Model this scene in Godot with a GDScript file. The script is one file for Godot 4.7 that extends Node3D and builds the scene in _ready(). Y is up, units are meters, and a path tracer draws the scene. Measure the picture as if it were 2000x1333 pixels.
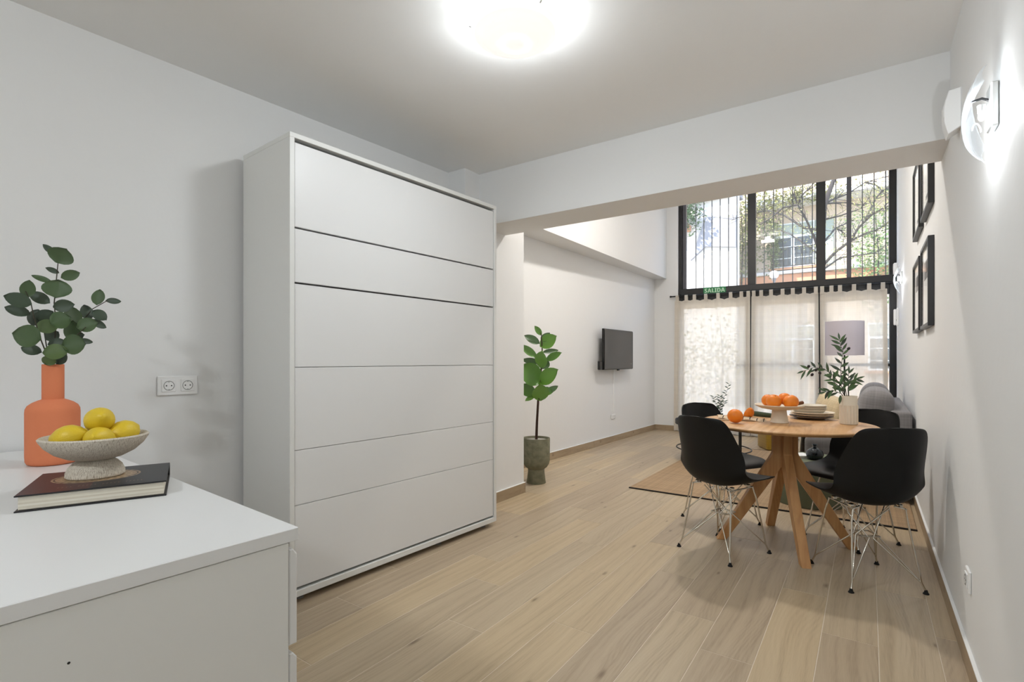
extends Node3D
# World: X to the right along the beam, Y up, -Z down the room (called D below, D = -z). The camera stands at the origin, 1.15 m up.

const YAW := 0.60804
const EYE := 1.15
const XR := 0.308
const CEIL := 2.57
var rng := RandomNumberGenerator.new()
var used := {}
var m := {}


func W(x: float, y: float, d: float) -> Vector3:
	return Vector3(x, y, -d)


func from_eye(xc: float, zc: float) -> Vector2:
	# metres to the right of and ahead of the camera -> (X, D)
	return Vector2(xc * cos(YAW) - zc * sin(YAW), xc * sin(YAW) + zc * cos(YAW))


func _ready() -> void:
	rng.seed = 11
	set_camera_and_light()
	make_materials()
	build_shell()
	build_floor()
	build_windows()
	build_wall_bed()
	build_dresser()
	build_dining()
	build_far_room()
	build_fittings()
	build_outside()


# ------------------------------------------------------------------ camera, sky, sun, exposure
func set_camera_and_light() -> void:
	var cam := Camera3D.new()
	cam.name = "camera"
	cam.position = Vector3(0, EYE, 0)
	cam.rotation.y = YAW
	cam.near = 0.05
	cam.far = 200.0
	cam.projection = Camera3D.PROJECTION_FRUSTUM
	cam.size = 0.05 * 1.333
	cam.frustum_offset = Vector2(0, 0.05 * 0.0365)
	add_child(cam)
	cam.current = true
	var we := WorldEnvironment.new()
	we.name = "world_environment"
	var e := Environment.new()
	e.background_mode = Environment.BG_SKY
	var sky := Sky.new()
	var ps := ProceduralSkyMaterial.new()
	ps.sky_top_color = Color(0.62, 0.76, 0.95)
	ps.sky_horizon_color = Color(0.93, 0.95, 0.97)
	ps.ground_bottom_color = Color(0.6, 0.58, 0.55)
	ps.ground_horizon_color = Color(0.8, 0.8, 0.78)
	ps.sun_angle_max = 1.0
	ps.energy_multiplier = 4.2
	sky.sky_material = ps
	e.sky = sky
	e.tonemap_mode = Environment.TONE_MAPPER_LINEAR
	e.tonemap_exposure = 1.44
	e.sdfgi_enabled = true
	e.ssao_enabled = true
	e.ssil_enabled = true
	we.environment = e
	add_child(we)
	# the sun stands high behind this building and lights the house fronts across the street
	var sun := DirectionalLight3D.new()
	sun.name = "sun"
	sun.light_energy = 3.0
	sun.light_color = Color(1.0, 0.96, 0.9)
	sun.light_angular_distance = 0.6
	sun.shadow_enabled = true
	sun.sky_mode = DirectionalLight3D.SKY_MODE_LIGHT_ONLY
	add_child(sun)
	sun.look_at_from_position(Vector3(0, 0, 0), Vector3(0.45, -0.85, -0.75), Vector3.UP)


func lamp(called: String, at: Vector3, energy: float, size: float, color := Color(0.97, 0.985, 1.0)) -> void:
	var l := OmniLight3D.new()
	l.name = called
	l.position = at
	l.light_energy = energy
	l.light_color = color
	l.light_size = size
	l.omni_range = 30.0
	l.omni_attenuation = 2.0
	l.shadow_enabled = true
	add_child(l)


# ------------------------------------------------------------------ nodes
func numbered(called: String) -> String:
	if not used.has(called):
		used[called] = 0
		return called
	used[called] += 1
	return "%s_%03d" % [called, used[called]]


func tag(o: Node, label: String, category: String, group := "") -> Node:
	o.set_meta("label", label)
	o.set_meta("category", category)
	if group:
		o.set_meta("group", group)
	return o


func thing(called: String, label: String, category: String, at := Vector3.ZERO, turn := 0.0, group := "") -> Node3D:
	var o := Node3D.new()
	o.name = numbered(called)
	add_child(o)
	o.position = at
	o.rotation.y = turn
	tag(o, label, category, group)
	return o


func part(called: String, mesh: Mesh, mat: Material, parent: Node, at := Vector3.ZERO, basis := Basis.IDENTITY) -> MeshInstance3D:
	var o := MeshInstance3D.new()
	o.name = called
	o.mesh = mesh
	o.material_override = mat
	o.transform = Transform3D(basis, at)
	parent.add_child(o, true)
	return o


func solo(called: String, mesh: Mesh, mat: Material, label: String, category: String, at := Vector3.ZERO, basis := Basis.IDENTITY, group := "") -> MeshInstance3D:
	var o := part(numbered(called), mesh, mat, self, at, basis)
	tag(o, label, category, group)
	return o


func structure(called: String, at := Vector3.ZERO, turn := 0.0) -> Node3D:
	var o := Node3D.new()
	o.name = numbered(called)
	add_child(o)
	o.position = at
	o.rotation.y = turn
	o.set_meta("kind", "structure")
	return o


func struct_box(called: String, x0: float, x1: float, y0: float, y1: float, d0: float, d1: float, mat: Material) -> MeshInstance3D:
	var st := begin()
	cbox(st, W((x0 + x1) / 2, (y0 + y1) / 2, (d0 + d1) / 2), Vector3(x1 - x0, y1 - y0, d1 - d0), 0.0015)
	var o := part(numbered(called), st.commit(), mat, self)
	o.set_meta("kind", "structure")
	return o


# ------------------------------------------------------------------ mesh helpers
func begin() -> SurfaceTool:
	var st := SurfaceTool.new()
	st.begin(Mesh.PRIMITIVE_TRIANGLES)
	return st


func v3(st: SurfaceTool, p: Vector3, n: Vector3, uv := Vector2.ZERO) -> void:
	st.set_normal(n)
	st.set_uv(uv)
	st.add_vertex(p)


func tri(st: SurfaceTool, a: Vector3, b: Vector3, c: Vector3, na: Vector3, nb: Vector3, nc: Vector3, ua := Vector2.ZERO, ub := Vector2.ZERO, uc := Vector2.ZERO) -> void:
	if (b - a).cross(c - a).dot(na + nb + nc) > 0.0:
		v3(st, a, na, ua); v3(st, c, nc, uc); v3(st, b, nb, ub)
	else:
		v3(st, a, na, ua); v3(st, b, nb, ub); v3(st, c, nc, uc)


func face(st: SurfaceTool, pts: Array, ref: Vector3, uvs := []) -> void:
	# flat polygon (convex), its normal turned away from ref
	var n: Vector3 = (pts[1] - pts[0]).cross(pts[2] - pts[0]).normalized()
	var mid := Vector3.ZERO
	for p in pts:
		mid += p / pts.size()
	if n.dot(mid - ref) < 0.0:
		n = -n
	for i in range(1, pts.size() - 1):
		if uvs.is_empty():
			tri(st, pts[0], pts[i], pts[i + 1], n, n, n)
		else:
			tri(st, pts[0], pts[i], pts[i + 1], n, n, n, uvs[0], uvs[i], uvs[i + 1])


func cbox(st: SurfaceTool, c: Vector3, size: Vector3, b := 0.002, xf := Transform3D()) -> void:
	# chamfered box
	var h := size / 2.0
	b = minf(b, minf(h.x, minf(h.y, h.z)) * 0.9)
	var at := func(s: Vector3, axis: int) -> Vector3:
		var q := Vector3(s.x * (h.x - b), s.y * (h.y - b), s.z * (h.z - b))
		q[axis] = s[axis] * h[axis]
		return xf * (c + q)
	var ref := xf * c
	for a in 3:
		var u := (a + 1) % 3
		var w := (a + 2) % 3
		for sa in [-1.0, 1.0]:
			var q := []
			for k in [[-1.0, -1.0], [1.0, -1.0], [1.0, 1.0], [-1.0, 1.0]]:
				var s := Vector3.ZERO
				s[a] = sa
				s[u] = k[0]
				s[w] = k[1]
				q.append(at.call(s, a))
			face(st, q, ref)
		for su in [-1.0, 1.0]:
			for sw in [-1.0, 1.0]:
				var s0 := Vector3.ZERO
				s0[a] = -1.0
				s0[u] = su
				s0[w] = sw
				var s1 := s0
				s1[a] = 1.0
				face(st, [at.call(s0, u), at.call(s1, u), at.call(s1, w), at.call(s0, w)], ref)
	for sx in [-1.0, 1.0]:
		for sy in [-1.0, 1.0]:
			for sz in [-1.0, 1.0]:
				var s := Vector3(sx, sy, sz)
				face(st, [at.call(s, 0), at.call(s, 1), at.call(s, 2)], ref)


func box_mesh(size: Vector3, b := 0.002, c := Vector3.ZERO) -> ArrayMesh:
	var st := begin()
	cbox(st, c, size, b)
	return st.commit()


func tube(st: SurfaceTool, pts: Array, radii, sides := 8) -> void:
	var n := pts.size()
	var rows := []
	var norms := []
	var up := Vector3.UP
	for i in n:
		var t: Vector3 = (pts[mini(i + 1, n - 1)] - pts[maxi(i - 1, 0)]).normalized()
		if absf(t.dot(up)) > 0.95:
			up = Vector3.RIGHT if absf(t.x) < 0.9 else Vector3.BACK
		var a := t.cross(up).normalized()
		var b := t.cross(a).normalized()
		up = -b if absf(b.dot(up)) > 0.3 and b.dot(up) < 0 else b
		var r: float = radii if (radii is float) else radii[i]
		var row := []
		var nr := []
		for k in sides + 1:
			var ang := TAU * k / sides
			var d := a * cos(ang) + b * sin(ang)
			row.append(pts[i] + d * r)
			nr.append(d)
		rows.append(row)
		norms.append(nr)
	for i in n - 1:
		# match the ring that follows to this one, so that the tube does not twist
		var best := 0
		var far := INF
		for o in sides:
			var e: float = norms[i][0].distance_squared_to(norms[i + 1][o])
			if e < far:
				far = e
				best = o
		var flip: bool = norms[i][1].distance_squared_to(norms[i + 1][(best + 1) % sides]) > norms[i][1].distance_squared_to(norms[i + 1][(best + sides - 1) % sides])
		var nr2 := []
		var rw2 := []
		for k in sides + 1:
			var j := posmod(best - k if flip else best + k, sides)
			nr2.append(norms[i + 1][j])
			rw2.append(rows[i + 1][j])
		norms[i + 1] = nr2
		rows[i + 1] = rw2
		for k in sides:
			tri(st, rows[i][k], rows[i][k + 1], rw2[k + 1], norms[i][k], norms[i][k + 1], nr2[k + 1])
			tri(st, rows[i][k], rw2[k + 1], rw2[k], norms[i][k], nr2[k + 1], nr2[k])
	for e in [0, n - 1]:
		var t: Vector3 = (pts[1] - pts[0]).normalized() * -1.0 if e == 0 else (pts[n - 1] - pts[n - 2]).normalized()
		for k in sides:
			tri(st, pts[e], rows[e][k], rows[e][k + 1], t, t, t)


func tube_mesh(pts: Array, radii, sides := 8) -> ArrayMesh:
	var st := begin()
	tube(st, pts, radii, sides)
	return st.commit()


func lathe(st: SurfaceTool, prof: Array, segs := 32, at := Vector3.ZERO, wave = null) -> void:
	# prof: Vector2(radius, height) from the bottom round the outside; corners sharper than 40 degrees stay sharp
	var n := prof.size()
	var sn := []
	for i in n - 1:
		var d: Vector2 = prof[i + 1] - prof[i]
		sn.append(Vector2(d.y, -d.x).normalized())
	for i in n - 1:
		var na: Vector2 = sn[i]
		var nb: Vector2 = sn[i]
		if i > 0 and sn[i].dot(sn[i - 1]) > 0.76:
			na = (sn[i] + sn[i - 1]).normalized()
		if i < n - 2 and sn[i].dot(sn[i + 1]) > 0.76:
			nb = (sn[i] + sn[i + 1]).normalized()
		for k in segs:
			var p := []
			var nn := []
			var uv := []
			for q in [[k, 0], [k + 1, 0], [k + 1, 1], [k, 1]]:
				var ang: float = TAU * q[0] / segs
				var dir := Vector3(cos(ang), 0, sin(ang))
				var pt: Vector2 = prof[i + q[1]]
				var nr: Vector2 = na if q[1] == 0 else nb
				var r := pt.x
				if wave != null:
					r = wave.call(pt.x, pt.y, ang)
				p.append(at + dir * r + Vector3.UP * pt.y)
				var nrm := dir * nr.x + Vector3.UP * nr.y
				if wave != null and r > 1e-5:
					var slope: float = (wave.call(pt.x, pt.y, ang + 0.005) - wave.call(pt.x, pt.y, ang - 0.005)) / 0.01 / r
					nrm = (nrm - Vector3(-sin(ang), 0, cos(ang)) * slope * nr.x).normalized()
				nn.append(nrm)
				uv.append(Vector2(float(q[0]) / segs, float(i + q[1]) / (n - 1)))
			if prof[i].x > 1e-6:
				tri(st, p[0], p[1], p[2], nn[0], nn[1], nn[2], uv[0], uv[1], uv[2])
			if prof[i + 1].x > 1e-6:
				tri(st, p[0], p[2], p[3], nn[0], nn[2], nn[3], uv[0], uv[2], uv[3])


func lathe_mesh(prof: Array, segs := 32, wave = null) -> ArrayMesh:
	var st := begin()
	lathe(st, prof, segs, Vector3.ZERO, wave)
	return st.commit()


func grid_normals(rows: Array) -> Array:
	var out := []
	var nr := rows.size()
	for i in nr:
		var line := []
		var nc: int = rows[i].size()
		for j in nc:
			var du: Vector3 = rows[i][mini(j + 1, nc - 1)] - rows[i][maxi(j - 1, 0)]
			var dv: Vector3 = rows[mini(i + 1, nr - 1)][j] - rows[maxi(i - 1, 0)][j]
			line.append(du.cross(dv).normalized())
		out.append(line)
	return out


func sheet(st: SurfaceTool, rows: Array, norms := [], uv_scale := Vector2.ONE) -> void:
	if norms.is_empty():
		norms = grid_normals(rows)
	var nr := rows.size()
	var nc: int = rows[0].size()
	for i in nr - 1:
		for j in nc - 1:
			var uv := []
			for q in [[0, 0], [0, 1], [1, 1], [1, 0]]:
				uv.append(Vector2(float(j + q[1]) / (nc - 1), float(i + q[0]) / (nr - 1)) * uv_scale)
			tri(st, rows[i][j], rows[i][j + 1], rows[i + 1][j + 1], norms[i][j], norms[i][j + 1], norms[i + 1][j + 1], uv[0], uv[1], uv[2])
			tri(st, rows[i][j], rows[i + 1][j + 1], rows[i + 1][j], norms[i][j], norms[i + 1][j + 1], norms[i + 1][j], uv[0], uv[2], uv[3])


func slab(st: SurfaceTool, rows: Array, thick: float) -> void:
	# a sheet given a thickness, with a rim
	var norms := grid_normals(rows)
	var nr := rows.size()
	var nc: int = rows[0].size()
	var low := []
	var ln := []
	for i in nr:
		var a := []
		var b := []
		for j in nc:
			a.append(rows[i][j] - norms[i][j] * thick)
			b.append(-norms[i][j])
		low.append(a)
		ln.append(b)
	sheet(st, rows, norms)
	sheet(st, low, ln)
	var rim := []
	for j in nc - 1:
		rim.append([0, j, 0, j + 1])
		rim.append([nr - 1, j, nr - 1, j + 1])
	for i in nr - 1:
		rim.append([i, 0, i + 1, 0])
		rim.append([i, nc - 1, i + 1, nc - 1])
	for q in rim:
		var mid: Vector3 = rows[nr / 2][nc / 2]
		face(st, [rows[q[0]][q[1]], rows[q[2]][q[3]], low[q[2]][q[3]], low[q[0]][q[1]]], mid)


func soft_box(size: Vector3, r: float, bulge := Vector3.ZERO, seg := 4) -> ArrayMesh:
	# rounded, swollen block: cushions and padded bodies
	var st := begin()
	st.set_smooth_group(0)
	var h := size / 2.0
	r = minf(r, minf(h.x, minf(h.y, h.z)) * 0.98)
	for a in 3:
		var u := (a + 1) % 3
		var w := (a + 2) % 3
		var lines := []
		for ax in [u, w]:
			var t := []
			for k in seg + 1:
				t.append(-h[ax] + r * (1.0 - cos(PI / 2 * (1.0 - float(seg - k) / seg))) if k > 0 else -h[ax])
			for k in range(1, 8):
				t.append(lerpf(-(h[ax] - r), h[ax] - r, k / 8.0))
			for k in seg + 1:
				t.append(h[ax] - r * (1.0 - cos(PI / 2 * (1.0 - float(k) / seg))) if k < seg else h[ax])
			lines.append(t)
		for sa in [-1.0, 1.0]:
			var g := []
			for x in lines[0]:
				var row := []
				for y in lines[1]:
					var q := Vector3.ZERO
					q[a] = sa * h[a]
					q[u] = x
					q[w] = y
					var inner := Vector3(clampf(q.x, -(h.x - r), h.x - r), clampf(q.y, -(h.y - r), h.y - r), clampf(q.z, -(h.z - r), h.z - r))
					var p := inner + (q - inner).normalized() * r
					for ax in 3:
						var o1 := (ax + 1) % 3
						var o2 := (ax + 2) % 3
						p[ax] += bulge[ax] * (p[ax] / h[ax]) * (1.0 - pow(p[o1] / h[o1], 2)) * (1.0 - pow(p[o2] / h[o2], 2))
					row.append(p)
				g.append(row)
			for i in g.size() - 1:
				for j in g[0].size() - 1:
					var q4 := [g[i][j], g[i + 1][j], g[i + 1][j + 1], g[i][j + 1]]
					for t3 in [[0, 1, 2], [0, 2, 3]]:
						var A: Vector3 = q4[t3[0]]
						var B: Vector3 = q4[t3[1]]
						var C: Vector3 = q4[t3[2]]
						var nrm := (B - A).cross(C - A)
						if nrm.length_squared() < 1e-18:
							continue
						if nrm.dot((A + B + C) / 3.0) > 0:
							var tmp := B
							B = C
							C = tmp
						for p in [A, B, C]:
							st.set_smooth_group(0)
							st.add_vertex(p)
	st.generate_normals()
	return st.commit()


func extrude(st: SurfaceTool, poly: Array, thick: float, xf := Transform3D()) -> void:
	# a convex or mildly concave outline in x/y, given thickness along z, edges chamfered a little
	var pk := PackedVector2Array(poly)
	var ins := Geometry2D.offset_polygon(pk, -0.0025, Geometry2D.JOIN_MITER)
	var inner: PackedVector2Array = ins[0] if ins.size() and ins[0].size() == pk.size() else pk
	# line the inset outline up with the outer one
	var first := 0
	var near := INF
	for i in inner.size():
		if inner[i].distance_to(pk[0]) < near:
			near = inner[i].distance_to(pk[0])
			first = i
	var inn := PackedVector2Array()
	for i in inner.size():
		inn.append(inner[(first + i) % inner.size()])
	var c2 := Vector2.ZERO
	for p in pk:
		c2 += p / pk.size()
	var area := 0.0
	for i in pk.size():
		area += pk[i].cross(pk[(i + 1) % pk.size()])
	var sgn := 1.0 if area > 0 else -1.0
	var hz := thick / 2.0
	var idx := Geometry2D.triangulate_polygon(inn)
	for s in [-1.0, 1.0]:
		var n: Vector3 = xf.basis * Vector3(0, 0, s)
		for k in idx.size() / 3:
			var q := []
			for j in 3:
				var p2 := inn[idx[k * 3 + j]]
				q.append(xf * Vector3(p2.x, p2.y, s * hz))
			tri(st, q[0], q[1], q[2], n, n, n)
	for i in pk.size():
		var j := (i + 1) % pk.size()
		var e := pk[j] - pk[i]
		var n2 := Vector2(e.y, -e.x).normalized() * sgn
		var n := xf.basis * Vector3(n2.x, n2.y, 0)
		var z := hz - 0.0025
		var a := xf * Vector3(pk[i].x, pk[i].y, -z)
		var b := xf * Vector3(pk[j].x, pk[j].y, -z)
		var c := xf * Vector3(pk[j].x, pk[j].y, z)
		var d := xf * Vector3(pk[i].x, pk[i].y, z)
		tri(st, a, b, c, n, n, n)
		tri(st, a, c, d, n, n, n)
		for s in [-1.0, 1.0]:
			var nc := (n + xf.basis * Vector3(0, 0, s)).normalized()
			var o0 := xf * Vector3(pk[i].x, pk[i].y, s * z)
			var o1 := xf * Vector3(pk[j].x, pk[j].y, s * z)
			var i1 := xf * Vector3(inn[j].x, inn[j].y, s * hz)
			var i0 := xf * Vector3(inn[i].x, inn[i].y, s * hz)
			tri(st, o0, o1, i1, nc, nc, nc)
			tri(st, o0, i1, i0, nc, nc, nc)


func leaf_mesh(length: float, width: float, round_: float, cup := 0.15, droop := 0.1) -> ArrayMesh:
	# stalk end at the origin, blade along +y, upper side towards +z. round_: 0 narrow and pointed, 1 nearly a disc
	var rows := []
	for i in 9:
		var t := i / 8.0
		var w: float = pow(sin(PI * pow(t, lerpf(0.85, 0.95, round_))), lerpf(1.0, 0.62, round_)) * width / 2.0
		w = maxf(w, 0.0006)
		var row := []
		for j in 5:
			var s := j / 2.0 - 1.0
			row.append(Vector3(w * s, t * length, cup * width * s * s * 0.5 - droop * length * t * t))
		rows.append(row)
	var st := begin()
	sheet(st, rows)
	return st.commit()


func facing(n: Vector3, along: Vector3) -> Basis:
	# basis whose y runs along «along» and whose z points as near as it can to n
	var y := along.normalized()
	var x := y.cross(n).normalized()
	return Basis(x, y, x.cross(y).normalized())


# ------------------------------------------------------------------ materials
func mat(color: Color, rough := 0.6, metal := 0.0) -> StandardMaterial3D:
	var o := StandardMaterial3D.new()
	o.albedo_color = color
	o.roughness = rough
	o.metallic = metal
	return o


func noise_tex(freq: float, size := 512, ramp := [], seed_ := 1, octaves := 4, as_normal := false, strength := 4.0) -> NoiseTexture2D:
	var n := FastNoiseLite.new()
	n.noise_type = FastNoiseLite.TYPE_SIMPLEX_SMOOTH
	n.frequency = freq
	n.fractal_octaves = octaves
	n.seed = seed_
	var t := NoiseTexture2D.new()
	t.width = size
	t.height = size
	t.seamless = true
	t.noise = n
	t.as_normal_map = as_normal
	t.bump_strength = strength
	if ramp.size():
		var g := Gradient.new()
		g.offsets = PackedFloat32Array(ramp[0])
		g.colors = PackedColorArray(ramp[1])
		t.color_ramp = g
	return t


func tri_map(o: StandardMaterial3D, tiles: float) -> StandardMaterial3D:
	o.uv1_triplanar = true
	o.uv1_scale = Vector3.ONE * tiles
	return o


func bumpy(o: StandardMaterial3D, tex: Texture2D, tiles: float, depth_cm: float) -> StandardMaterial3D:
	o.heightmap_enabled = true
	o.heightmap_texture = tex
	o.heightmap_scale = depth_cm
	return tri_map(o, tiles)


func wood_image(w: int, h: int, long: float, wide: float, dark: Color, mid: Color, light: Color, seed_: int, knots: int, ring: float, soft: float) -> ImageTexture:
	# long x wide metres of board seen from above, grain along x
	var n1 := FastNoiseLite.new()
	n1.noise_type = FastNoiseLite.TYPE_SIMPLEX_SMOOTH
	n1.fractal_type = FastNoiseLite.FRACTAL_NONE
	n1.frequency = 1.0
	n1.seed = seed_
	var n2 := FastNoiseLite.new()
	n2.noise_type = FastNoiseLite.TYPE_SIMPLEX_SMOOTH
	n2.fractal_octaves = 3
	n2.frequency = 1.0
	n2.seed = seed_ + 7
	var r := RandomNumberGenerator.new()
	r.seed = seed_
	var spots := []
	for k in knots:
		spots.append(Vector3(r.randf() * long, r.randf() * wide, r.randf_range(0.5, 1.3)))
	var data := PackedByteArray()
	data.resize(w * h * 3)
	var at := 0
	for j in h:
		var y := wide * j / h
		for i in w:
			var x := long * i / w
			var yy := y
			var black := 0.0
			for s in spots:
				var dx: float = (x - s.x) / (0.045 * s.z)
				if absf(dx) < 3.0:
					var dy: float = (y - s.y) / (0.016 * s.z)
					if absf(dy) < 4.0:
						var q := dx * dx + dy * dy
						yy += 0.011 * s.z * signf(dy) * exp(-q * 0.35)
						black += exp(-q * 3.5)
			var warp := n1.get_noise_2d(x * 0.9, yy * 4.0)
			var streak := n2.get_noise_2d(x * 0.55, (yy + warp * 0.02) * 26.0)
			var fine := n1.get_noise_2d(x * 9.0, yy * 520.0)
			var cath := sin((yy + warp * 0.06) * TAU / ring)
			var mask := clampf(n1.get_noise_2d(x * 0.7 + 40.0, yy * 5.0) * 1.6 + 0.15, 0.0, 1.0)
			var val := clampf(0.52 + soft * streak + soft * 0.22 * cath * mask + 0.10 * fine - 0.5 * minf(black, 1.0), 0.0, 1.0)
			var c := dark.lerp(mid, val * 2.0) if val < 0.5 else mid.lerp(light, val * 2.0 - 1.0)
			data[at] = int(c.r * 255.0)
			data[at + 1] = int(c.g * 255.0)
			data[at + 2] = int(c.b * 255.0)
			at += 3
	return ImageTexture.create_from_image(Image.create_from_data(w, h, false, Image.FORMAT_RGB8, data))


func weave_image(n: int, threads: int, base: Color, amount: float, seed_: int, slub := 0.5) -> ImageTexture:
	# plain weave with uneven threads
	var r := RandomNumberGenerator.new()
	r.seed = seed_
	var a := []
	var b := []
	for k in threads:
		a.append(r.randf_range(-1, 1))
		b.append(r.randf_range(-1, 1))
	var img := Image.create(n, n, false, Image.FORMAT_RGB8)
	var per := float(n) / threads
	for j in n:
		for i in n:
			var ti := int(i / per)
			var tj := int(j / per)
			var fi := fposmod(i, per) / per - 0.5
			var fj := fposmod(j, per) / per - 0.5
			var over := (ti + tj) % 2 == 0
			var shape := (1.0 - 2.6 * fi * fi) if over else (1.0 - 2.6 * fj * fj)
			var tone: float = (a[ti] if over else b[tj]) * slub
			var k := 1.0 + amount * (tone + (shape - 0.75))
			img.set_pixel(i, j, Color(base.r * k, base.g * k, base.b * k))
	return ImageTexture.create_from_image(img)


func make_materials() -> void:
	var plaster := noise_tex(0.02, 512, [], 3, 5)
	m.wall = bumpy(mat(Color(0.925, 0.925, 0.92), 0.75), plaster, 1.3, 0.05)
	m.ceiling = bumpy(mat(Color(0.96, 0.96, 0.955), 0.85), plaster, 1.1, 0.05)
	m.white_lacquer = mat(Color(0.905, 0.905, 0.9), 0.38)
	m.white_carcass = mat(Color(0.90, 0.90, 0.885), 0.42)
	m.white_plastic = mat(Color(0.965, 0.965, 0.96), 0.3)
	m.grey_plastic = mat(Color(0.55, 0.55, 0.54), 0.4)
	m.hole = mat(Color(0.05, 0.05, 0.05), 0.7)
	m.caulk = mat(Color(0.94, 0.94, 0.93), 0.5)
	# floor: wood-look porcelain boards in three firings
	var floor_tex := wood_image(1024, 768, 2.56, 0.77, Color(0.53, 0.46, 0.37), Color(0.735, 0.66, 0.55), Color(0.81, 0.745, 0.635), 5, 12, 0.013, 0.22)
	m.planks = []
	for c in [Color(0.97, 0.97, 0.97), Color(1.0, 0.99, 0.965), Color(0.93, 0.925, 0.93)]:
		var o := mat(c, 0.42)
		o.albedo_texture = floor_tex
		o.metallic_specular = 0.45
		m.planks.append(o)
	m.grout = mat(Color(0.85, 0.80, 0.73), 0.9)
	m.skirting = mat(Color(0.90, 0.88, 0.86), 0.45)
	m.skirting.albedo_texture = floor_tex
	tri_map(m.skirting, 0.6)
	var oak_tex := wood_image(512, 384, 1.0, 0.75, Color(0.66, 0.46, 0.27), Color(0.815, 0.63, 0.43), Color(0.875, 0.72, 0.53), 21, 3, 0.022, 0.42)
	m.oak = tri_map(mat(Color(1, 1, 1), 0.4), 1.0)
	m.oak.albedo_texture = oak_tex
	var turned: Image = oak_tex.get_image()
	turned.rotate_90(CLOCKWISE)
	m.oak_upright = tri_map(mat(Color(0.97, 0.94, 0.90), 0.42), 1.0)
	m.oak_upright.albedo_texture = ImageTexture.create_from_image(turned)
	m.black_metal = mat(Color(0.10, 0.10, 0.105), 0.45, 0.2)
	m.frame_black = mat(Color(0.11, 0.11, 0.115), 0.4)
	m.frame_grey = mat(Color(0.36, 0.36, 0.38), 0.45)
	m.chrome = mat(Color(0.86, 0.84, 0.80), 0.16, 1.0)
	m.brushed = mat(Color(0.78, 0.78, 0.77), 0.34, 1.0)
	m.chair = bumpy(mat(Color(0.04, 0.039, 0.038), 0.5), noise_tex(0.08, 256, [], 8, 3), 8.0, 0.012)
	m.chair.metallic_specular = 0.38
	m.rubber = mat(Color(0.04, 0.04, 0.04), 0.8)
	m.glass = mat(Color(0.95, 0.98, 0.97, 0.06), 0.02)
	m.glass.transparency = BaseMaterial3D.TRANSPARENCY_ALPHA
	m.print_glass = mat(Color(0.97, 0.97, 0.97, 0.04), 0.02)
	m.print_glass.transparency = BaseMaterial3D.TRANSPARENCY_ALPHA
	m.print_glass.metallic_specular = 0.15
	m.shade_glass = mat(Color(0.90, 0.94, 0.97, 0.16), 0.05)
	m.shade_glass.transparency = BaseMaterial3D.TRANSPARENCY_ALPHA
	m.curtain = mat(Color(1, 1, 1, 0.87), 0.95)
	m.curtain.transparency = BaseMaterial3D.TRANSPARENCY_ALPHA
	m.curtain.albedo_texture = weave_image(1024, 256, Color(0.94, 0.915, 0.875), 0.065, 4, 0.9)
	m.curtain.uv1_scale = Vector3(1, 1, 1)
	m.curtain.backlight_enabled = true
	m.curtain.backlight = Color(0.86, 0.845, 0.82)
	m.green_sign = mat(Color(0.16, 0.52, 0.30), 0.4)
	m.sign_letter = mat(Color(0.80, 0.93, 0.82), 0.5)
	m.terracotta = bumpy(mat(Color(0.88, 0.52, 0.36), 0.88), noise_tex(0.05, 256, [], 12, 4), 6.0, 0.03)
	m.eucalyptus = [mat(Color(0.24, 0.34, 0.17), 0.5), mat(Color(0.18, 0.26, 0.17), 0.5), mat(Color(0.31, 0.40, 0.20), 0.5)]
	m.stem = mat(Color(0.24, 0.22, 0.17), 0.7)
	m.fig = [mat(Color(0.31, 0.51, 0.11), 0.38), mat(Color(0.38, 0.58, 0.15), 0.38), mat(Color(0.20, 0.35, 0.12), 0.4)]
	m.olive = [mat(Color(0.20, 0.33, 0.15), 0.5), mat(Color(0.27, 0.41, 0.20), 0.5), mat(Color(0.15, 0.24, 0.13), 0.5)]
	for k in ["eucalyptus", "fig", "olive"]:
		for o in m[k]:
			o.backlight_enabled = true
			o.backlight = Color(0.3, 0.3, 0.3)
	m.olive_fruit = mat(Color(0.12, 0.09, 0.09), 0.3)
	m.bark = bumpy(mat(Color(0.25, 0.17, 0.13), 0.85), noise_tex(0.06, 256, [], 14, 4), 10.0, 0.1)
	# carved mango wood with worn white wash
	var ramp := [[0.0, 0.30, 0.40, 0.6, 1.0], [Color(0.44, 0.37, 0.31), Color(0.66, 0.60, 0.53), Color(0.85, 0.82, 0.77), Color(0.89, 0.865, 0.82), Color(0.92, 0.90, 0.86)]]
	m.whitewash = mat(Color(0.98, 0.97, 0.95), 0.9)
	m.whitewash.albedo_texture = noise_tex(0.035, 512, ramp, 31, 4)
	m.whitewash.heightmap_enabled = true
	m.whitewash.heightmap_texture = noise_tex(0.035, 512, [], 31, 4)
	m.whitewash.heightmap_scale = 0.12
	m.whitewash.uv1_triplanar = true
	m.whitewash.uv1_scale = Vector3(26, 4, 26)
	m.lemon = bumpy(mat(Color(0.88, 0.755, 0.16), 0.45), noise_tex(0.06, 256, [], 41, 2), 14.0, 0.06)
	m.orange = bumpy(mat(Color(0.95, 0.52, 0.09), 0.42), noise_tex(0.08, 256, [], 42, 2), 16.0, 0.05)
	m.orange_flesh = bumpy(mat(Color(0.97, 0.60, 0.16), 0.3), noise_tex(0.04, 256, [], 43, 2), 14.0, 0.08)
	m.paper = mat(Color(0.90, 0.87, 0.80), 0.9)
	var leafed := noise_tex(0.01, 256, [[0.0, 0.5, 1.0], [Color(0.80, 0.76, 0.68), Color(0.89, 0.86, 0.79), Color(0.93, 0.91, 0.86)]], 51, 3)
	m.pages = mat(Color(1, 1, 1), 0.9)
	m.pages.albedo_texture = leafed
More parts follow.
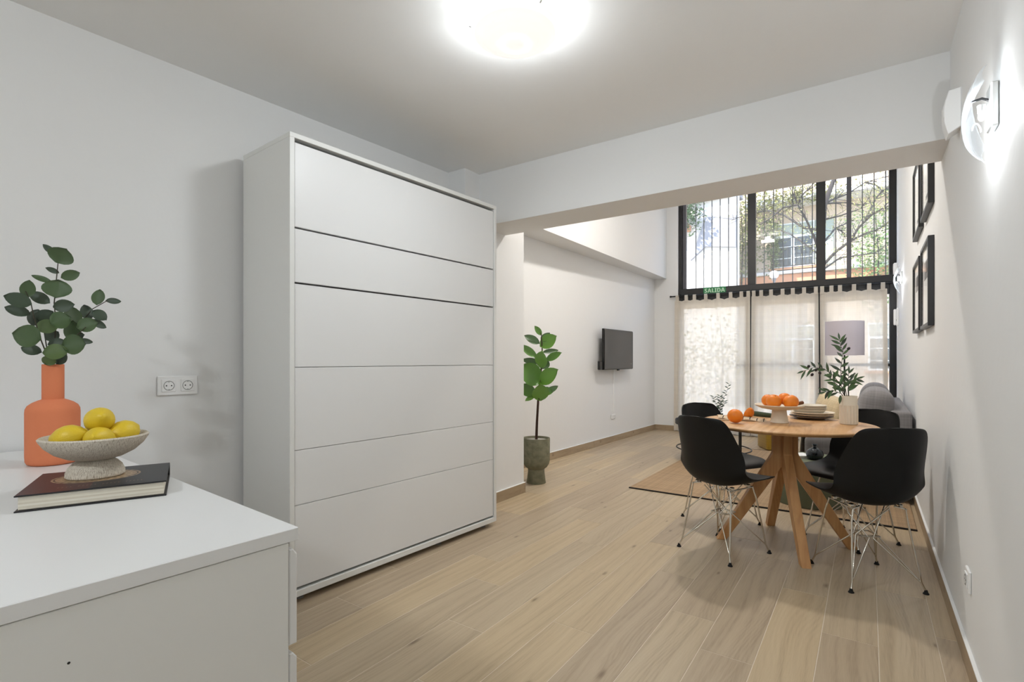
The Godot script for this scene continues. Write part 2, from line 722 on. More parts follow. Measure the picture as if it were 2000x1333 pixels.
	m.pages.uv1_triplanar = true
	m.pages.uv1_scale = Vector3(0.6, 60, 0.6)
	m.board = mat(Color(0.10, 0.10, 0.115), 0.45)
	m.cover = mat(Color(1, 1, 1), 0.42)
	m.cover.albedo_texture = cover_print()
	m.cream_ceramic = bumpy(mat(Color(0.90, 0.85, 0.765), 0.55), noise_tex(0.05, 256, [], 61, 3), 8.0, 0.02)
	m.plate_rim = mat(Color(0.83, 0.79, 0.72), 0.45)
	m.plate_dark = mat(Color(0.46, 0.41, 0.36), 0.5)
	m.stripe = mat(Color(0.15, 0.14, 0.13), 0.95)
	m.napkin = bumpy(mat(Color(0.85, 0.77, 0.66), 0.95), noise_tex(0.2, 256, [], 62, 2), 14.0, 0.03)
	m.green_cloth = bumpy(mat(Color(0.27, 0.31, 0.23), 0.95), noise_tex(0.2, 256, [], 63, 2), 14.0, 0.03)
	m.brown = mat(Color(0.45, 0.26, 0.12), 0.7)
	m.sage = bumpy(mat(Color(0.40, 0.42, 0.33), 0.8), noise_tex(0.03, 256, [], 64, 4), 4.0, 0.05)
	m.pot_sage = mat(Color(1, 1, 1), 0.75)
	m.pot_sage.albedo_texture = noise_tex(0.02, 256, [[0.0, 0.4, 0.7, 1.0], [Color(0.40, 0.39, 0.31), Color(0.47, 0.465, 0.375), Color(0.52, 0.51, 0.42), Color(0.56, 0.54, 0.45)]], 66, 5)
	tri_map(m.pot_sage, 3.0)
	m.pebble = bumpy(mat(Color(0.86, 0.84, 0.80), 0.9), noise_tex(0.12, 256, [], 67, 2), 8.0, 0.6)
	m.grey_fabric = fabric(Color(0.52, 0.505, 0.505), 71)
	m.dark_fabric = fabric(Color(0.40, 0.385, 0.38), 72)
	m.beige_fabric = fabric(Color(0.82, 0.74, 0.60), 73)
	m.tan_fabric = fabric(Color(0.62, 0.47, 0.30), 74)
	m.cream_fabric = fabric(Color(0.90, 0.84, 0.74), 75)
	m.mustard = fabric(Color(0.60, 0.47, 0.12), 76)
	m.jute = mat(Color(1, 1, 1), 1.0)
	m.jute.albedo_texture = weave_image(512, 96, Color(0.645, 0.54, 0.42), 0.24, 9, 0.45)
	m.jute.heightmap_enabled = true
	m.jute.heightmap_texture = m.jute.albedo_texture
	m.jute.heightmap_scale = 0.25
	tri_map(m.jute, 1.6)
	m.rug_edge = mat(Color(0.13, 0.11, 0.10), 0.95)
	m.lamp_shade = mat(Color(0.86, 0.83, 0.84), 0.9)
	m.lamp_shade.backlight_enabled = true
	m.lamp_shade.backlight = Color(0.8, 0.78, 0.8)
	m.blue_glass = mat(Color(0.17, 0.23, 0.29, 0.15), 0.03)
	m.blue_glass.refraction_enabled = true
	m.blue_glass.refraction_scale = 0.05
	m.screen = mat(Color(0.075, 0.075, 0.075), 0.3)
	m.black_plastic = mat(Color(0.045, 0.045, 0.045), 0.4)
	m.lamp_glass = mat(Color(0.96, 0.96, 0.95), 0.25)
	m.lamp_glass.emission_enabled = true
	m.lamp_glass.emission = Color(1.0, 0.985, 0.965)
	m.lamp_glass.emission_energy_multiplier = 0.48
	m.bulb = mat(Color(1, 1, 1), 0.3)
	m.bulb.emission_enabled = true
	m.bulb.emission = Color(1.0, 0.95, 0.88)
	m.bulb.emission_energy_multiplier = 6.0
	m.print_paper = mat(Color(0.93, 0.93, 0.92), 0.8)
	m.print_grey = mat(Color(0.56, 0.555, 0.55), 0.8)
	m.print_dark = mat(Color(0.30, 0.30, 0.30), 0.8)
	m.stucco = bumpy(mat(Color(0.80, 0.735, 0.66), 0.9), plaster, 0.5, 0.4)
	m.stucco_white = bumpy(mat(Color(0.80, 0.79, 0.77), 0.9), plaster, 0.5, 0.4)
	m.stucco_grey = mat(Color(0.54, 0.54, 0.56), 0.9)
	m.brick_band = mat(Color(0.74, 0.53, 0.40), 0.9)
	m.shutter = mat(Color(0.60, 0.64, 0.60), 0.7)
	m.pale_paint = mat(Color(0.90, 0.93, 0.93), 0.5)
	m.dark_pane = mat(Color(0.22, 0.25, 0.26), 0.1)
	m.pavement = bumpy(mat(Color(0.72, 0.70, 0.67), 0.95), plaster, 0.4, 0.5)
	m.tree_bark = bumpy(mat(Color(0.19, 0.165, 0.155), 0.9), noise_tex(0.06, 256, [], 81, 4), 6.0, 0.3)
	m.street_leaf = mat(Color(1, 1, 1), 0.7)
	m.street_leaf.vertex_color_use_as_albedo = true
	m.street_leaf.backlight_enabled = true
	m.street_leaf.backlight = Color(0.7, 0.7, 0.7)
	m.opal = mat(Color(0.97, 0.97, 0.97), 0.3)
	m.iron = mat(Color(0.10, 0.10, 0.105), 0.6)


func fabric(c: Color, seed_: int) -> StandardMaterial3D:
	var o := mat(Color(1, 1, 1), 0.95)
	o.albedo_texture = weave_image(128, 32, c, 0.25, seed_, 0.5)
	o.rim_enabled = true
	o.rim = 0.3
	return tri_map(o, 15.0)


func cover_print() -> ImageTexture:
	# book jacket: wine red left, ink blue right, a tan oval ornament, a line of small worn lettering
	var w := 512
	var h := 480
	var img := Image.create(w, h, false, Image.FORMAT_RGB8)
	var r := RandomNumberGenerator.new()
	r.seed = 3
	for j in h:
		for i in w:
			var c := Color(0.27, 0.10, 0.11) if i < 235 else Color(0.115, 0.12, 0.145)
			var q := Vector2((i - 232.0) / 168.0, (j - 205.0) / 135.0)
			var d := q.length()
			if d < 1.0:
				c = Color(0.72, 0.62, 0.49)
				if sin(q.angle() * 26.0) * sin(d * 24.0) > 0.25 and d > 0.5:
					c = Color(0.55, 0.44, 0.33)
				if absf(d - 0.93) < 0.02:
					c = Color(0.30, 0.22, 0.17)
			img.set_pixel(i, j, c)
	for k in 22:
		var x := 120 + k * 14
		if k % 6 == 4:
			continue
		img.fill_rect(Rect2i(x, 392, 3, 22), Color(0.48, 0.40, 0.33))
		img.fill_rect(Rect2i(x, 392 + r.randi_range(0, 18), 8, 3), Color(0.48, 0.40, 0.33))
	return ImageTexture.create_from_image(img)


# ------------------------------------------------------------------ room shell
func build_shell() -> void:
	struct_box("ceiling", -3.6, XR + 0.2, CEIL, CEIL + 0.18, -3.2, 3.1, m.ceiling)
	struct_box("ceiling_far", -3.6, XR + 0.2, 3.82, 4.28, 3.0, 8.75, m.ceiling)
	struct_box("wall_right", XR, XR + 0.18, 0.0, 4.2, -3.2, 8.75, m.wall)
	struct_box("wall_back", -3.6, XR + 0.1, 0.0, CEIL + 0.1, -3.2, -3.0, m.wall)
	# the left wall of the near room stands 4 degrees off the others
	var a := Vector2(-2.763 - 0.0696 * 3.9, 0.819 - 3.9)
	var b := Vector2(-2.617, 2.915)
	wall_between("wall_left", a, b, CEIL + 0.05, 0.18)
	struct_box("wall_pillar", -3.3, -2.45, 0.0, 4.15, 2.913, 3.70, m.wall)
	struct_box("wall_beam", -2.6, XR + 0.05, 2.17, 4.15, 3.08, 3.42, m.wall)
	wall_between("wall_television", Vector2(-3.03, 3.65), Vector2(-2.885, 8.75), 4.15, 0.18)
	struct_box("wall_bulkhead", -3.15, -2.70, 2.47, 4.13, 3.69, 8.45, m.wall)
	# tiled skirting with a white sealed top edge
	skirting("baseboard_right", Vector2(XR, -3.0), Vector2(XR, 8.4), Vector2(-1, 0))
	skirting("baseboard_pillar", Vector2(-2.45, 2.95), Vector2(-2.45, 3.70), Vector2(1, 0))
	skirting("baseboard_pillar_back", Vector2(-3.02, 3.70), Vector2(-2.438, 3.70), Vector2(0, 1))
	skirting("baseboard_television", Vector2(-3.028, 3.715), Vector2(-2.895, 8.28), Vector2(1, -0.03))
	skirting("baseboard_window", Vector2(-2.9, 8.285), Vector2(-2.52, 8.306), Vector2(0.055, -1))
	skirting("baseboard_left", Vector2(-2.98, -2.9), Vector2(-2.617, 2.9), Vector2(1, -0.07))


func wall_between(called: String, a: Vector2, b: Vector2, high: float, thick: float) -> void:
	# room side along a-b, thickness to the left of it
	var d := (b - a)
	var mid := (a + b) / 2.0
	var turn := atan2(d.x, d.y)
	var st := begin()
	cbox(st, Vector3(-thick / 2, high / 2, 0), Vector3(thick, high, d.length()), 0.0015)
	var o := part(numbered(called), st.commit(), m.wall, self, W(mid.x, 0, mid.y), Basis(Vector3.UP, -turn))
	o.set_meta("kind", "structure")


func skirting(called: String, a: Vector2, b: Vector2, out: Vector2) -> void:
	out = out.normalized()
	var root := structure(called)
	var dir := (b - a).normalized()
	var total := (b - a).length()
	var xf := func(p: Vector2) -> Vector3: return W(p.x, 0, p.y)
	var turn := Basis(W(dir.x, 0, dir.y), Vector3.UP, W(dir.x, 0, dir.y).cross(Vector3.UP))
	var s := 0.0
	while s < total - 0.01:
		var e := minf(s + 1.2, total)
		var st := begin()
		cbox(st, Vector3.ZERO, Vector3(e - s - 0.002, 0.084, 0.011), 0.001)
		var c: Vector2 = a + dir * (s + e) / 2.0 + out * 0.0055
		part("skirting_tile", st.commit(), m.skirting, root, xf.call(c) + Vector3(0, 0.042, 0), turn)
		s = e
	var mid: Vector2 = (a + b) / 2.0 + out * 0.006
	part("sealant_edge", box_mesh(Vector3(total, 0.006, 0.013), 0.002), m.caulk, root, xf.call(mid) + Vector3(0, 0.087, 0), turn)


func build_floor() -> void:
	var root := structure("floor")
	part("screed", box_mesh(Vector3(4.2, 0.15, 11.95), 0.001), m.grout, root, W(-1.55, -0.0762, 2.78))
	var r := RandomNumberGenerator.new()
	r.seed = 77
	var wide := 0.195
	var long := 1.2
	var k := -17
	while k <= 1:
		var x0 := maxf(0.033 + k * wide, -3.1)
		var x1 := minf(0.033 + (k + 1) * wide, XR)
		var d: float = -3.0 + [0.15, 0.95, 0.55, 0.3, 1.1, 0.72][posmod(k, 6)] - long
		while d < 8.45:
			var d0 := maxf(d, -3.0)
			var d1 := minf(d + long, 8.5)
			if d1 - d0 > 0.02:
				plank(root, x0, x1, d0, d1, r)
			d += long
		k += 1


func plank(root: Node, x0: float, x1: float, d0: float, d1: float, r: RandomNumberGenerator) -> void:
	var g := 0.0012
	var lx := x1 - x0 - 2 * g
	var ld := d1 - d0 - 2 * g
	var ou := r.randf() * (1.0 - 1.2 / 2.56)
	var ov := r.randf() * (1.0 - 0.195 / 0.77)
	var flip := r.randf() < 0.5
	var b := 0.0012
	var st := begin()
	var top := []
	var uv := []
	var low := []
	for q in [[-1, -1], [1, -1], [1, 1], [-1, 1]]:
		var p := Vector3(q[0] * (lx / 2 - b), 0, q[1] * (ld / 2 - b))
		top.append(p)
		low.append(Vector3(q[0] * lx / 2, -b, q[1] * ld / 2))
		var t := Vector2((p.z + ld / 2) / 2.56, (p.x + lx / 2) / 0.77)
		if flip:
			t.x = 1.2 / 2.56 - t.x
		uv.append(Vector2(ou, ov) + t)
	var ref := Vector3(0, -0.3, 0)
	face(st, top, ref, uv)
	for i in 4:
		var j := (i + 1) % 4
		face(st, [top[i], top[j], low[j], low[i]], ref, [uv[i], uv[j], uv[j], uv[i]])
	part("floor_board", st.commit(), m.planks[r.randi() % 3], root, W((x0 + x1) / 2, 0, (d0 + d1) / 2))


# ------------------------------------------------------------------ window wall, doors, curtains
func on_window(u: float, y: float, out := 0.0) -> Vector3:
	# u metres along the window wall from its left corner, out metres into the room
	return window_frame() * Vector3(u, y, out)


func window_frame() -> Transform3D:
	var a := W(-2.95, 0, 8.28)
	var b := W(0.31, 0, 8.46)
	var x := (b - a).normalized()
	return Transform3D(Basis(x, Vector3.UP, x.cross(Vector3.UP)), a)


func wbox(called: String, root: Node, u0: float, u1: float, y0: float, y1: float, o0: float, o1: float, mat_: Material, b := 0.003) -> MeshInstance3D:
	return part(called, box_mesh(Vector3(u1 - u0, y1 - y0, o1 - o0), b, Vector3((u0 + u1) / 2, (y0 + y1) / 2, (o0 + o1) / 2)), mat_, root)


func wstruct(called: String) -> Node3D:
	var o := structure(called)
	o.transform = window_frame()
	return o


func build_windows() -> void:
	var w := wstruct("wall_window")
	wbox("wall_strip", w, -0.2, 0.432, 0, 4.2, -0.22, 0, m.wall, 0.001)
	wbox("wall_header", w, 0.432, 3.4, 3.76, 4.2, -0.22, 0, m.wall, 0.001)
	# upper glazing: black posts, grey inner sashes, panes
	var up := wstruct("window_1")
	wbox("frame_post", up, 0.432, 0.49, 2.2, 3.76, -0.14, -0.03, m.frame_black)
	wbox("sash_post", up, 0.49, 0.545, 2.28, 3.74, -0.12, -0.06, m.frame_grey)
	wbox("frame_post", up, 1.455, 1.565, 2.2, 3.76, -0.14, -0.03, m.frame_black)
	wbox("frame_post", up, 2.345, 2.46, 2.2, 3.76, -0.14, -0.03, m.frame_black)
	wbox("sash_post", up, 2.71, 2.765, 2.28, 3.74, -0.12, -0.06, m.frame_grey)
	wbox("frame_post", up, 3.185, 3.262, 2.2, 3.76, -0.14, -0.03, m.frame_black)
	wbox("frame_head", up, 0.432, 3.262, 3.72, 3.76, -0.14, -0.028, m.frame_black)
	wbox("frame_sill", up, 0.432, 3.262, 2.195, 2.285, -0.15, -0.02, m.frame_black)
	for q in [[0.545, 1.455], [1.565, 2.345], [2.46, 2.71], [2.765, 3.185]]:
		wbox("pane", up, q[0], q[1], 2.285, 3.72, -0.095, -0.089, m.glass, 0.0005)
	# lower: glazed doors behind the curtains
	var doors := [["door_1", 0.432, 1.51], ["door_2", 1.51, 2.40], ["door_3", 2.40, 3.262]]
	for d in doors:
		var root := wstruct(d[0])
		wbox("door_stile", root, d[1], d[1] + 0.075, 0.0, 2.19, -0.10, -0.005, m.frame_black)
		wbox("door_stile", root, d[2] - 0.075, d[2], 0.0, 2.19, -0.10, -0.005, m.frame_black)
		wbox("door_head", root, d[1] + 0.075, d[2] - 0.075, 2.03, 2.19, -0.10, -0.005, m.frame_black)
		wbox("door_bottom_rail", root, d[1] + 0.075, d[2] - 0.075, 0.0, 0.12, -0.10, -0.005, m.frame_black)
		wbox("pane", root, d[1] + 0.075, d[2] - 0.075, 0.12, 2.03, -0.055, -0.049, m.glass, 0.0005)
		if d[0] != "door_1":
			wbox("door_bar", root, d[1] + 0.075, d[2] - 0.075, 1.06, 1.10, -0.09, -0.015, m.frame_black)
		else:
			wbox("door_handle", root, 1.30, 1.43, 1.055, 1.08, 0.002, 0.02, m.black_metal)
			wbox("handle_plate", root, 1.40, 1.43, 0.98, 1.14, -0.006, 0.004, m.black_metal)
	# outside grille of upright bars
	var g := thing("window_grille", "black iron security bars outside the high window", "grille")
	g.transform = window_frame()
	var bars := []
	for k in 7:
		bars.append(0.655 + k * 0.124)
	for k in 6:
		bars.append(1.66 + k * 0.127)
	for u in [2.585, 2.90, 3.035, 3.165]:
		bars.append(u)
	for u in bars:
		part("bar", tube_mesh([Vector3(u, 2.2, -0.26), Vector3(u, 3.80, -0.26)], 0.0075, 6), m.iron, g)
	for y in [2.21, 3.79]:
		part("rail", box_mesh(Vector3(2.85, 0.03, 0.012), 0.002, Vector3(1.85, y, -0.26)), m.iron, g)
	for u in [0.45, 3.25]:
		part("bracket", box_mesh(Vector3(0.03, 0.03, 0.13), 0.002, Vector3(u, 2.21, -0.205)), m.iron, g)
	# exit sign on the transom
	var s := thing("exit_sign", "small green exit sign lettered SALIDA on the window transom", "sign")
	s.transform = window_frame()
	part("plate", box_mesh(Vector3(0.33, 0.10, 0.004), 0.001, Vector3(0.985, 2.232, -0.016)), m.green_sign, s)
	var tm := TextMesh.new()
	tm.text = "SALIDA"
	var f := SystemFont.new()
	f.font_names = PackedStringArray(["Droid Sans"])
	f.font_weight = 700
	tm.font = f
	tm.font_size = 32
	tm.pixel_size = 0.0027
	tm.depth = 0.002
	part("lettering", tm, m.sign_letter, s, Vector3(0.985, 2.232, -0.0128))
	# curtain rod
	var rod := thing("curtain_rod", "long black curtain rod across the glazed doors", "rod")
	rod.transform = window_frame()
	part("pole", tube_mesh([Vector3(0.33, 2.165, 0.058), Vector3(3.20, 2.165, 0.058)], 0.011, 10), m.black_metal, rod)
	for u in [0.33, 3.20]:
		part("finial", tube_mesh([Vector3(u - 0.012, 2.165, 0.058), Vector3(u + 0.012, 2.165, 0.058)], 0.015, 10), m.black_metal, rod)
	for u in [0.47, 1.51, 2.40, 3.16]:
		part("bracket", box_mesh(Vector3(0.018, 0.03, 0.07), 0.003, Vector3(u, 2.18, 0.022)), m.black_metal, rod)
	curtain("left linen tab curtain, next to the corner by the television wall", 0.40, 1.502, [0.435, 0.575, 0.70, 0.87, 1.05, 1.23, 1.38, 1.475], 3)
	curtain("middle linen tab curtain between the two narrow gaps", 1.520, 2.375, [1.55, 1.65, 1.78, 1.93, 2.06, 2.20, 2.345], 8)
	curtain("right linen tab curtain behind the floor lamp shade", 2.392, 3.155, [2.42, 2.53, 2.63, 2.79, 2.96, 3.11], 13)


func curtain(label: String, u0: float, u1: float, tabs: Array, seed_: int) -> void:
	var root := thing("curtain", label, "curtain", Vector3.ZERO, 0.0, "natural linen tab curtains")
	root.transform = window_frame()
	var r := RandomNumberGenerator.new()
	r.seed = seed_
	var ph := [r.randf() * TAU, r.randf() * TAU, r.randf() * TAU]
	var nu := 110
	var nv := 22
	var rows := []
	for i in nv + 1:
		var t := float(i) / nv
		var y := lerpf(2.095, 0.012, t)
		var row := []
		for j in nu + 1:
			var s := float(j) / nu
			var u := lerpf(u0, u1, s)
			# cloth hangs from the tabs: between two of them it sags and falls back
			var near := INF
			for q in tabs:
				near = minf(near, absf(u - q))
			var dip := clampf(near / 0.09, 0.0, 1.0)
			var yy := y - 0.022 * dip * dip * clampf(1.0 - t * 9.0, 0.0, 1.0)
			var side := pow(absf(s * 2.0 - 1.0), 4.0)
			var amp := (0.009 + 0.016 * side) * (0.5 + 0.8 * t)
			var o := 0.058 + amp * sin(u * 46.0 + ph[0] + 0.8 * sin(t * 2.2 + ph[1])) + 0.009 * sin(u * 17.0 + ph[2] + t * 0.7) + 0.010 * (1.0 - dip) * clampf(1.0 - t * 5.0, 0.0, 1.0)
			row.append(Vector3(u + 0.02 * t * sin(ph[1] + s * 5.0), yy, o))
		rows.append(row)
	var st := begin()
	sheet(st, rows, [], Vector2((u1 - u0) * 3.6, 2.08 * 3.6))
	part("cloth", st.commit(), m.curtain, root)
	# turned-over heading and side hems, a second layer of cloth
	var hem := []
	for i in 3:
		var row := []
		for j in nu + 1:
			var p: Vector3 = rows[i][j]
			if i == 2:
				p = p.lerp(rows[1][j], 0.5)
			row.append(p + Vector3(0, 0, -0.004))
		hem.append(row)
	var st2 := begin()
	sheet(st2, hem, [], Vector2((u1 - u0) * 2.2, 0.3))
	part("heading", st2.commit(), m.curtain, root)
	for e in [0, nu - 7]:
		var side_rows := []
		for i in nv + 1:
			var row := []
			for j in 8:
				row.append(rows[i][e + j] + Vector3(0, 0, -0.006))
			side_rows.append(row)
		var st3 := begin()
		sheet(st3, side_rows, [], Vector2(0.2, 4.5))
		part("side_hem", st3.commit(), m.curtain, root)
	for q in tabs:
		var loop := []
		for p in [Vector2(0.070, 2.07), Vector2(0.073, 2.13), Vector2(0.072, 2.165), Vector2(0.066, 2.176), Vector2(0.058, 2.1795), Vector2(0.050, 2.176), Vector2(0.044, 2.165), Vector2(0.045, 2.13), Vector2(0.053, 2.07)]:
			var row := []
			for j in 3:
				row.append(Vector3(q + (j - 1) * 0.024, p.y, p.x))
			loop.append(row)
		var st4 := begin()
		slab(st4, loop, 0.0025)
		part("tab", st4.commit(), m.curtain, root)


# ------------------------------------------------------------------ fold-down wall bed
func build_wall_bed() -> void:
	# local axes: x along the front from its near (left) corner, z out of the front into the room
	var wide := 1.492
	var high := 2.214
	var deep := 0.47
	var root := thing("wall_bed", "tall white fold-down wall bed cabinet closed against the left wall", "cabinet")
	var a := W(-2.205, 0, 1.362)
	var dirx := W(0.060, 0, 0.9982)
	root.transform = Transform3D(Basis(dirx, Vector3.UP, dirx.cross(Vector3.UP)), a)
	var t := 0.024
	var foot := 0.032
	var bx := func(called: String, x0: float, x1: float, y0: float, y1: float, z0: float, z1: float, mt: Material, b := 0.0015) -> MeshInstance3D:
		return part(called, box_mesh(Vector3(x1 - x0, y1 - y0, z1 - z0), b, Vector3((x0 + x1) / 2, (y0 + y1) / 2, (z0 + z1) / 2)), mt, root)
	bx.call("side_panel", 0.0, t, foot, high - t, -deep, 0.0, m.white_carcass)
	bx.call("side_panel", wide - t, wide, foot, high - t, -deep, 0.0, m.white_carcass)
	bx.call("top_panel", 0.0, wide, high - t, high, -deep, 0.0, m.white_carcass)
	bx.call("bottom_rail", t, wide - t, foot, foot + 0.03, -deep, 0.0, m.white_carcass)
	bx.call("back_panel", t, wide - t, foot + 0.03, high - t, -deep, -deep + 0.012, m.white_carcass)
	# front boards; the two joints of the fold-out are open gaps, the others tight seams
	var seams := [foot + 0.034, 0.462, 0.722, 1.114, 1.512, 1.772, high - t - 0.010]
	var gaps := [0.009, 0.0013, 0.0013, 0.0013, 0.0045, 0.0045, 0.008]
	for i in 6:
		bx.call("front_board", t + 0.004, wide - t - 0.004, seams[i] + gaps[i], seams[i + 1] - gaps[i + 1], -0.026, -0.007, m.white_lacquer, 0.001)
	bx.call("bed_box", t + 0.012, wide - t - 0.012, 0.09, 2.16, -0.42, -0.11, m.white_carcass)
	for x in [0.08, wide / 2 + 0.25, wide - 0.08]:
		part("foot", lathe_mesh([Vector2(0, 0), Vector2(0.02, 0), Vector2(0.02, 0.008), Vector2(0.012, 0.01), Vector2(0.012, foot), Vector2(0, foot)], 14), m.grey_plastic, root, Vector3(x, 0, -0.06))
		part("foot", lathe_mesh([Vector2(0, 0), Vector2(0.02, 0), Vector2(0.02, 0.008), Vector2(0.012, 0.01), Vector2(0.012, foot), Vector2(0, foot)], 14), m.grey_plastic, root, Vector3(x, 0, -deep + 0.06))


# ------------------------------------------------------------------ chest of drawers and what stands on it
func build_dresser() -> void:
	# local axes: x from the near front corner towards the left wall, z out of the drawer fronts (down the room)
	var root := thing("chest_of_drawers", "white chest of drawers in the near left corner, seen from its end", "dresser")
	var out := W(0.0666, 0, 0.9978)
	root.transform = Transform3D(Basis(Vector3.UP.cross(out), Vector3.UP, out), W(-1.006, 0, 0.642))
	var long := 1.74
	var bx := func(called: String, x0: float, x1: float, y0: float, y1: float, z0: float, z1: float, mt: Material, b := 0.0015) -> MeshInstance3D:
		return part(called, box_mesh(Vector3(x1 - x0, y1 - y0, z1 - z0), b, Vector3((x0 + x1) / 2, (y0 + y1) / 2, (z0 + z1) / 2)), mt, root)
	var fx := -1.0 if (Vector3.UP.cross(out)).x > 0 else 1.0
	var X := func(x: float) -> float: return x * fx
	var span := func(called: String, x0: float, x1: float, y0: float, y1: float, z0: float, z1: float, mt: Material) -> MeshInstance3D:
		return bx.call(called, minf(X.call(x0), X.call(x1)), maxf(X.call(x0), X.call(x1)), y0, y1, z0, z1, mt)
	span.call("top", 0.0, long, 0.762, 0.79, -0.485, 0.0, m.white_lacquer)
	var side: MeshInstance3D = span.call("side_panel", 0.002, 0.02, 0.0, 0.7605, -0.483, -0.021, m.white_carcass)
	part("screw_hole", lathe_mesh([Vector2(0, 0), Vector2(0.0022, 0), Vector2(0.0018, 0.0006), Vector2(0, 0.0006)], 10), m.hole, side, Vector3(X.call(0.002), 0.672, -0.38), Basis(Vector3.BACK, PI / 2 * fx))
	span.call("side_panel", long - 0.02, long - 0.002, 0.0, 0.7605, -0.483, -0.021, m.white_carcass)
	span.call("back_panel", 0.02, long - 0.02, 0.02, 0.7605, -0.483, -0.475, m.white_carcass)
	span.call("centre_panel", long / 2 - 0.01, long / 2 + 0.01, 0.0, 0.7605, -0.475, -0.03, m.white_carcass)
	span.call("plinth", 0.02, long - 0.02, 0.0, 0.05, -0.06, -0.045, m.white_carcass)
	# drawer fronts with a bevelled grip along their upper edge
	for row in 3:
		for col in 2:
			var y1 := 0.745 - row * 0.2225
			var y0 := y1 - 0.205
			var x0 := 0.004 + col * (long / 2 - 0.003)
			var x1 := x0 + long / 2 - 0.007
			var st := begin()
			extrude(st, [Vector2(-0.019, y0), Vector2(-0.001, y0), Vector2(-0.001, y1 - 0.012), Vector2(-0.010, y1), Vector2(-0.019, y1)], x1 - x0, Transform3D(Basis(Vector3(0, 0, 1), Vector3(0, 1, 0), Vector3(1, 0, 0)), Vector3(X.call((x0 + x1) / 2), 0, 0)))
			part("drawer_front", st.commit(), m.white_lacquer, root)
	# book
	var bk := thing("book", "thick dark hardback book lying under the footed bowl", "book", W(-1.712, 0.79, 0.508), 0.0)
	var bd := W(0.39, 0, 0.92).normalized()
	bk.basis = Basis(bd, Vector3.UP, bd.cross(Vector3.UP))
	part("pages", box_mesh(Vector3(0.285, 0.032, 0.268), 0.001, Vector3(0.0, 0.020, -0.001)), m.pages, bk)
	part("back_board", box_mesh(Vector3(0.297, 0.0035, 0.280), 0.001, Vector3(0, 0.00175, 0)), m.board, bk)
	part("spine", box_mesh(Vector3(0.297, 0.040, 0.004), 0.0015, Vector3(0, 0.02, -0.139)), m.board, bk)
	part("front_board", box_mesh(Vector3(0.297, 0.0035, 0.280), 0.001, Vector3(0, 0.03825, 0)), m.board, bk)
	var st := begin()
	face(st, [Vector3(-0.147, 0.0402, -0.138), Vector3(0.147, 0.0402, -0.138), Vector3(0.147, 0.0402, 0.138), Vector3(-0.147, 0.0402, 0.138)], Vector3.ZERO, [Vector2(0, 0), Vector2(1, 0), Vector2(1, 1), Vector2(0, 1)])
	part("jacket", st.commit(), m.cover, bk)
	# footed bowl of lemons
	var bo := thing("footed_bowl", "whitewashed carved wooden footed bowl on the book", "bowl", W(-1.745, 0.8305, 0.502))
	part("foot", lathe_mesh([Vector2(0, 0.0), Vector2(0.061, 0.0), Vector2(0.0655, 0.004), Vector2(0.065, 0.014), Vector2(0.059, 0.029), Vector2(0.048, 0.041), Vector2(0.038, 0.048), Vector2(0, 0.048)], 40), m.whitewash, bo)
	part("bowl", lathe_mesh([Vector2(0, 0.045), Vector2(0.036, 0.046), Vector2(0.062, 0.053), Vector2(0.088, 0.067), Vector2(0.108, 0.086), Vector2(0.119, 0.104), Vector2(0.121, 0.109), Vector2(0.117, 0.113), Vector2(0.111, 0.110), Vector2(0.100, 0.095), Vector2(0.080, 0.078), Vector2(0.050, 0.066), Vector2(0, 0.062)], 56), m.whitewash, bo)
	var lem := [[0.008, 0.152, 0.002, 0.5, "topmost lemon on the heap in the footed bowl"], [-0.056, 0.110, 0.016, 1.4, "lemon low at the left rim of the footed bowl"], [0.060, 0.112, 0.003, 2.6, "lemon at the right rim of the footed bowl"], [0.008, 0.104, 0.056, 0.1, "half hidden lemon at the front of the bowl under the top one"], [0.005, 0.106, -0.056, 2.0, "lemon at the back of the footed bowl behind the others"]]
	var lm := lathe_mesh([Vector2(0, -0.047), Vector2(0.006, -0.045), Vector2(0.011, -0.040), Vector2(0.023, -0.030), Vector2(0.031, -0.013), Vector2(0.033, 0.003), Vector2(0.030, 0.017), Vector2(0.021, 0.031), Vector2(0.011, 0.039), Vector2(0.007, 0.043), Vector2(0, 0.045)], 24)
	var view := Basis(Vector3.UP, 0.608 + 0.68)
	for q in lem:
		var l := thing("lemon", q[4], "lemon", W(-1.745, 0.8305, 0.502) + view * Vector3(q[0], q[1], q[2]), 0.0, "lemons in the footed bowl")
		l.basis = Basis(Vector3.UP, q[3] + 0.9) * Basis(Vector3.RIGHT, PI / 2 - 0.35)
		part("peel", lm, m.lemon, l, Vector3.ZERO, Basis.from_scale(Vector3.ONE * 1.06))
		part("stalk_scar", lathe_mesh([Vector2(0, -0.0508), Vector2(0.004, -0.0505), Vector2(0.004, -0.047), Vector2(0, -0.047)], 8), m.stem, l)
	# clay bottle with eucalyptus
	var vz := thing("clay_vase", "matt terracotta bottle vase at the back of the white chest", "vase", W(-2.328, 0.79, 0.55))
	part("body", lathe_mesh([Vector2(0, 0.0), Vector2(0.060, 0.0), Vector2(0.068, 0.004), Vector2(0.0725, 0.013), Vector2(0.0735, 0.03), Vector2(0.0735, 0.178), Vector2(0.0725, 0.190), Vector2(0.067, 0.202), Vector2(0.055, 0.212), Vector2(0.041, 0.219), Vector2(0.033, 0.222), Vector2(0.0300, 0.2235), Vector2(0.0300, 0.342), Vector2(0.0290, 0.344), Vector2(0.0268, 0.344), Vector2(0.026, 0.341), Vector2(0.026, 0.24), Vector2(0, 0.23)], 48), m.terracotta, vz)
	eucalyptus()


func sprig(called: String, label: String, category: String, at: Vector3) -> Node3D:
	# a plant whose local z looks towards the viewing side of the room
	var d := Vector3(0, at.y, 0) - at
	return thing(called, label, category, at, atan2(d.x, d.z))


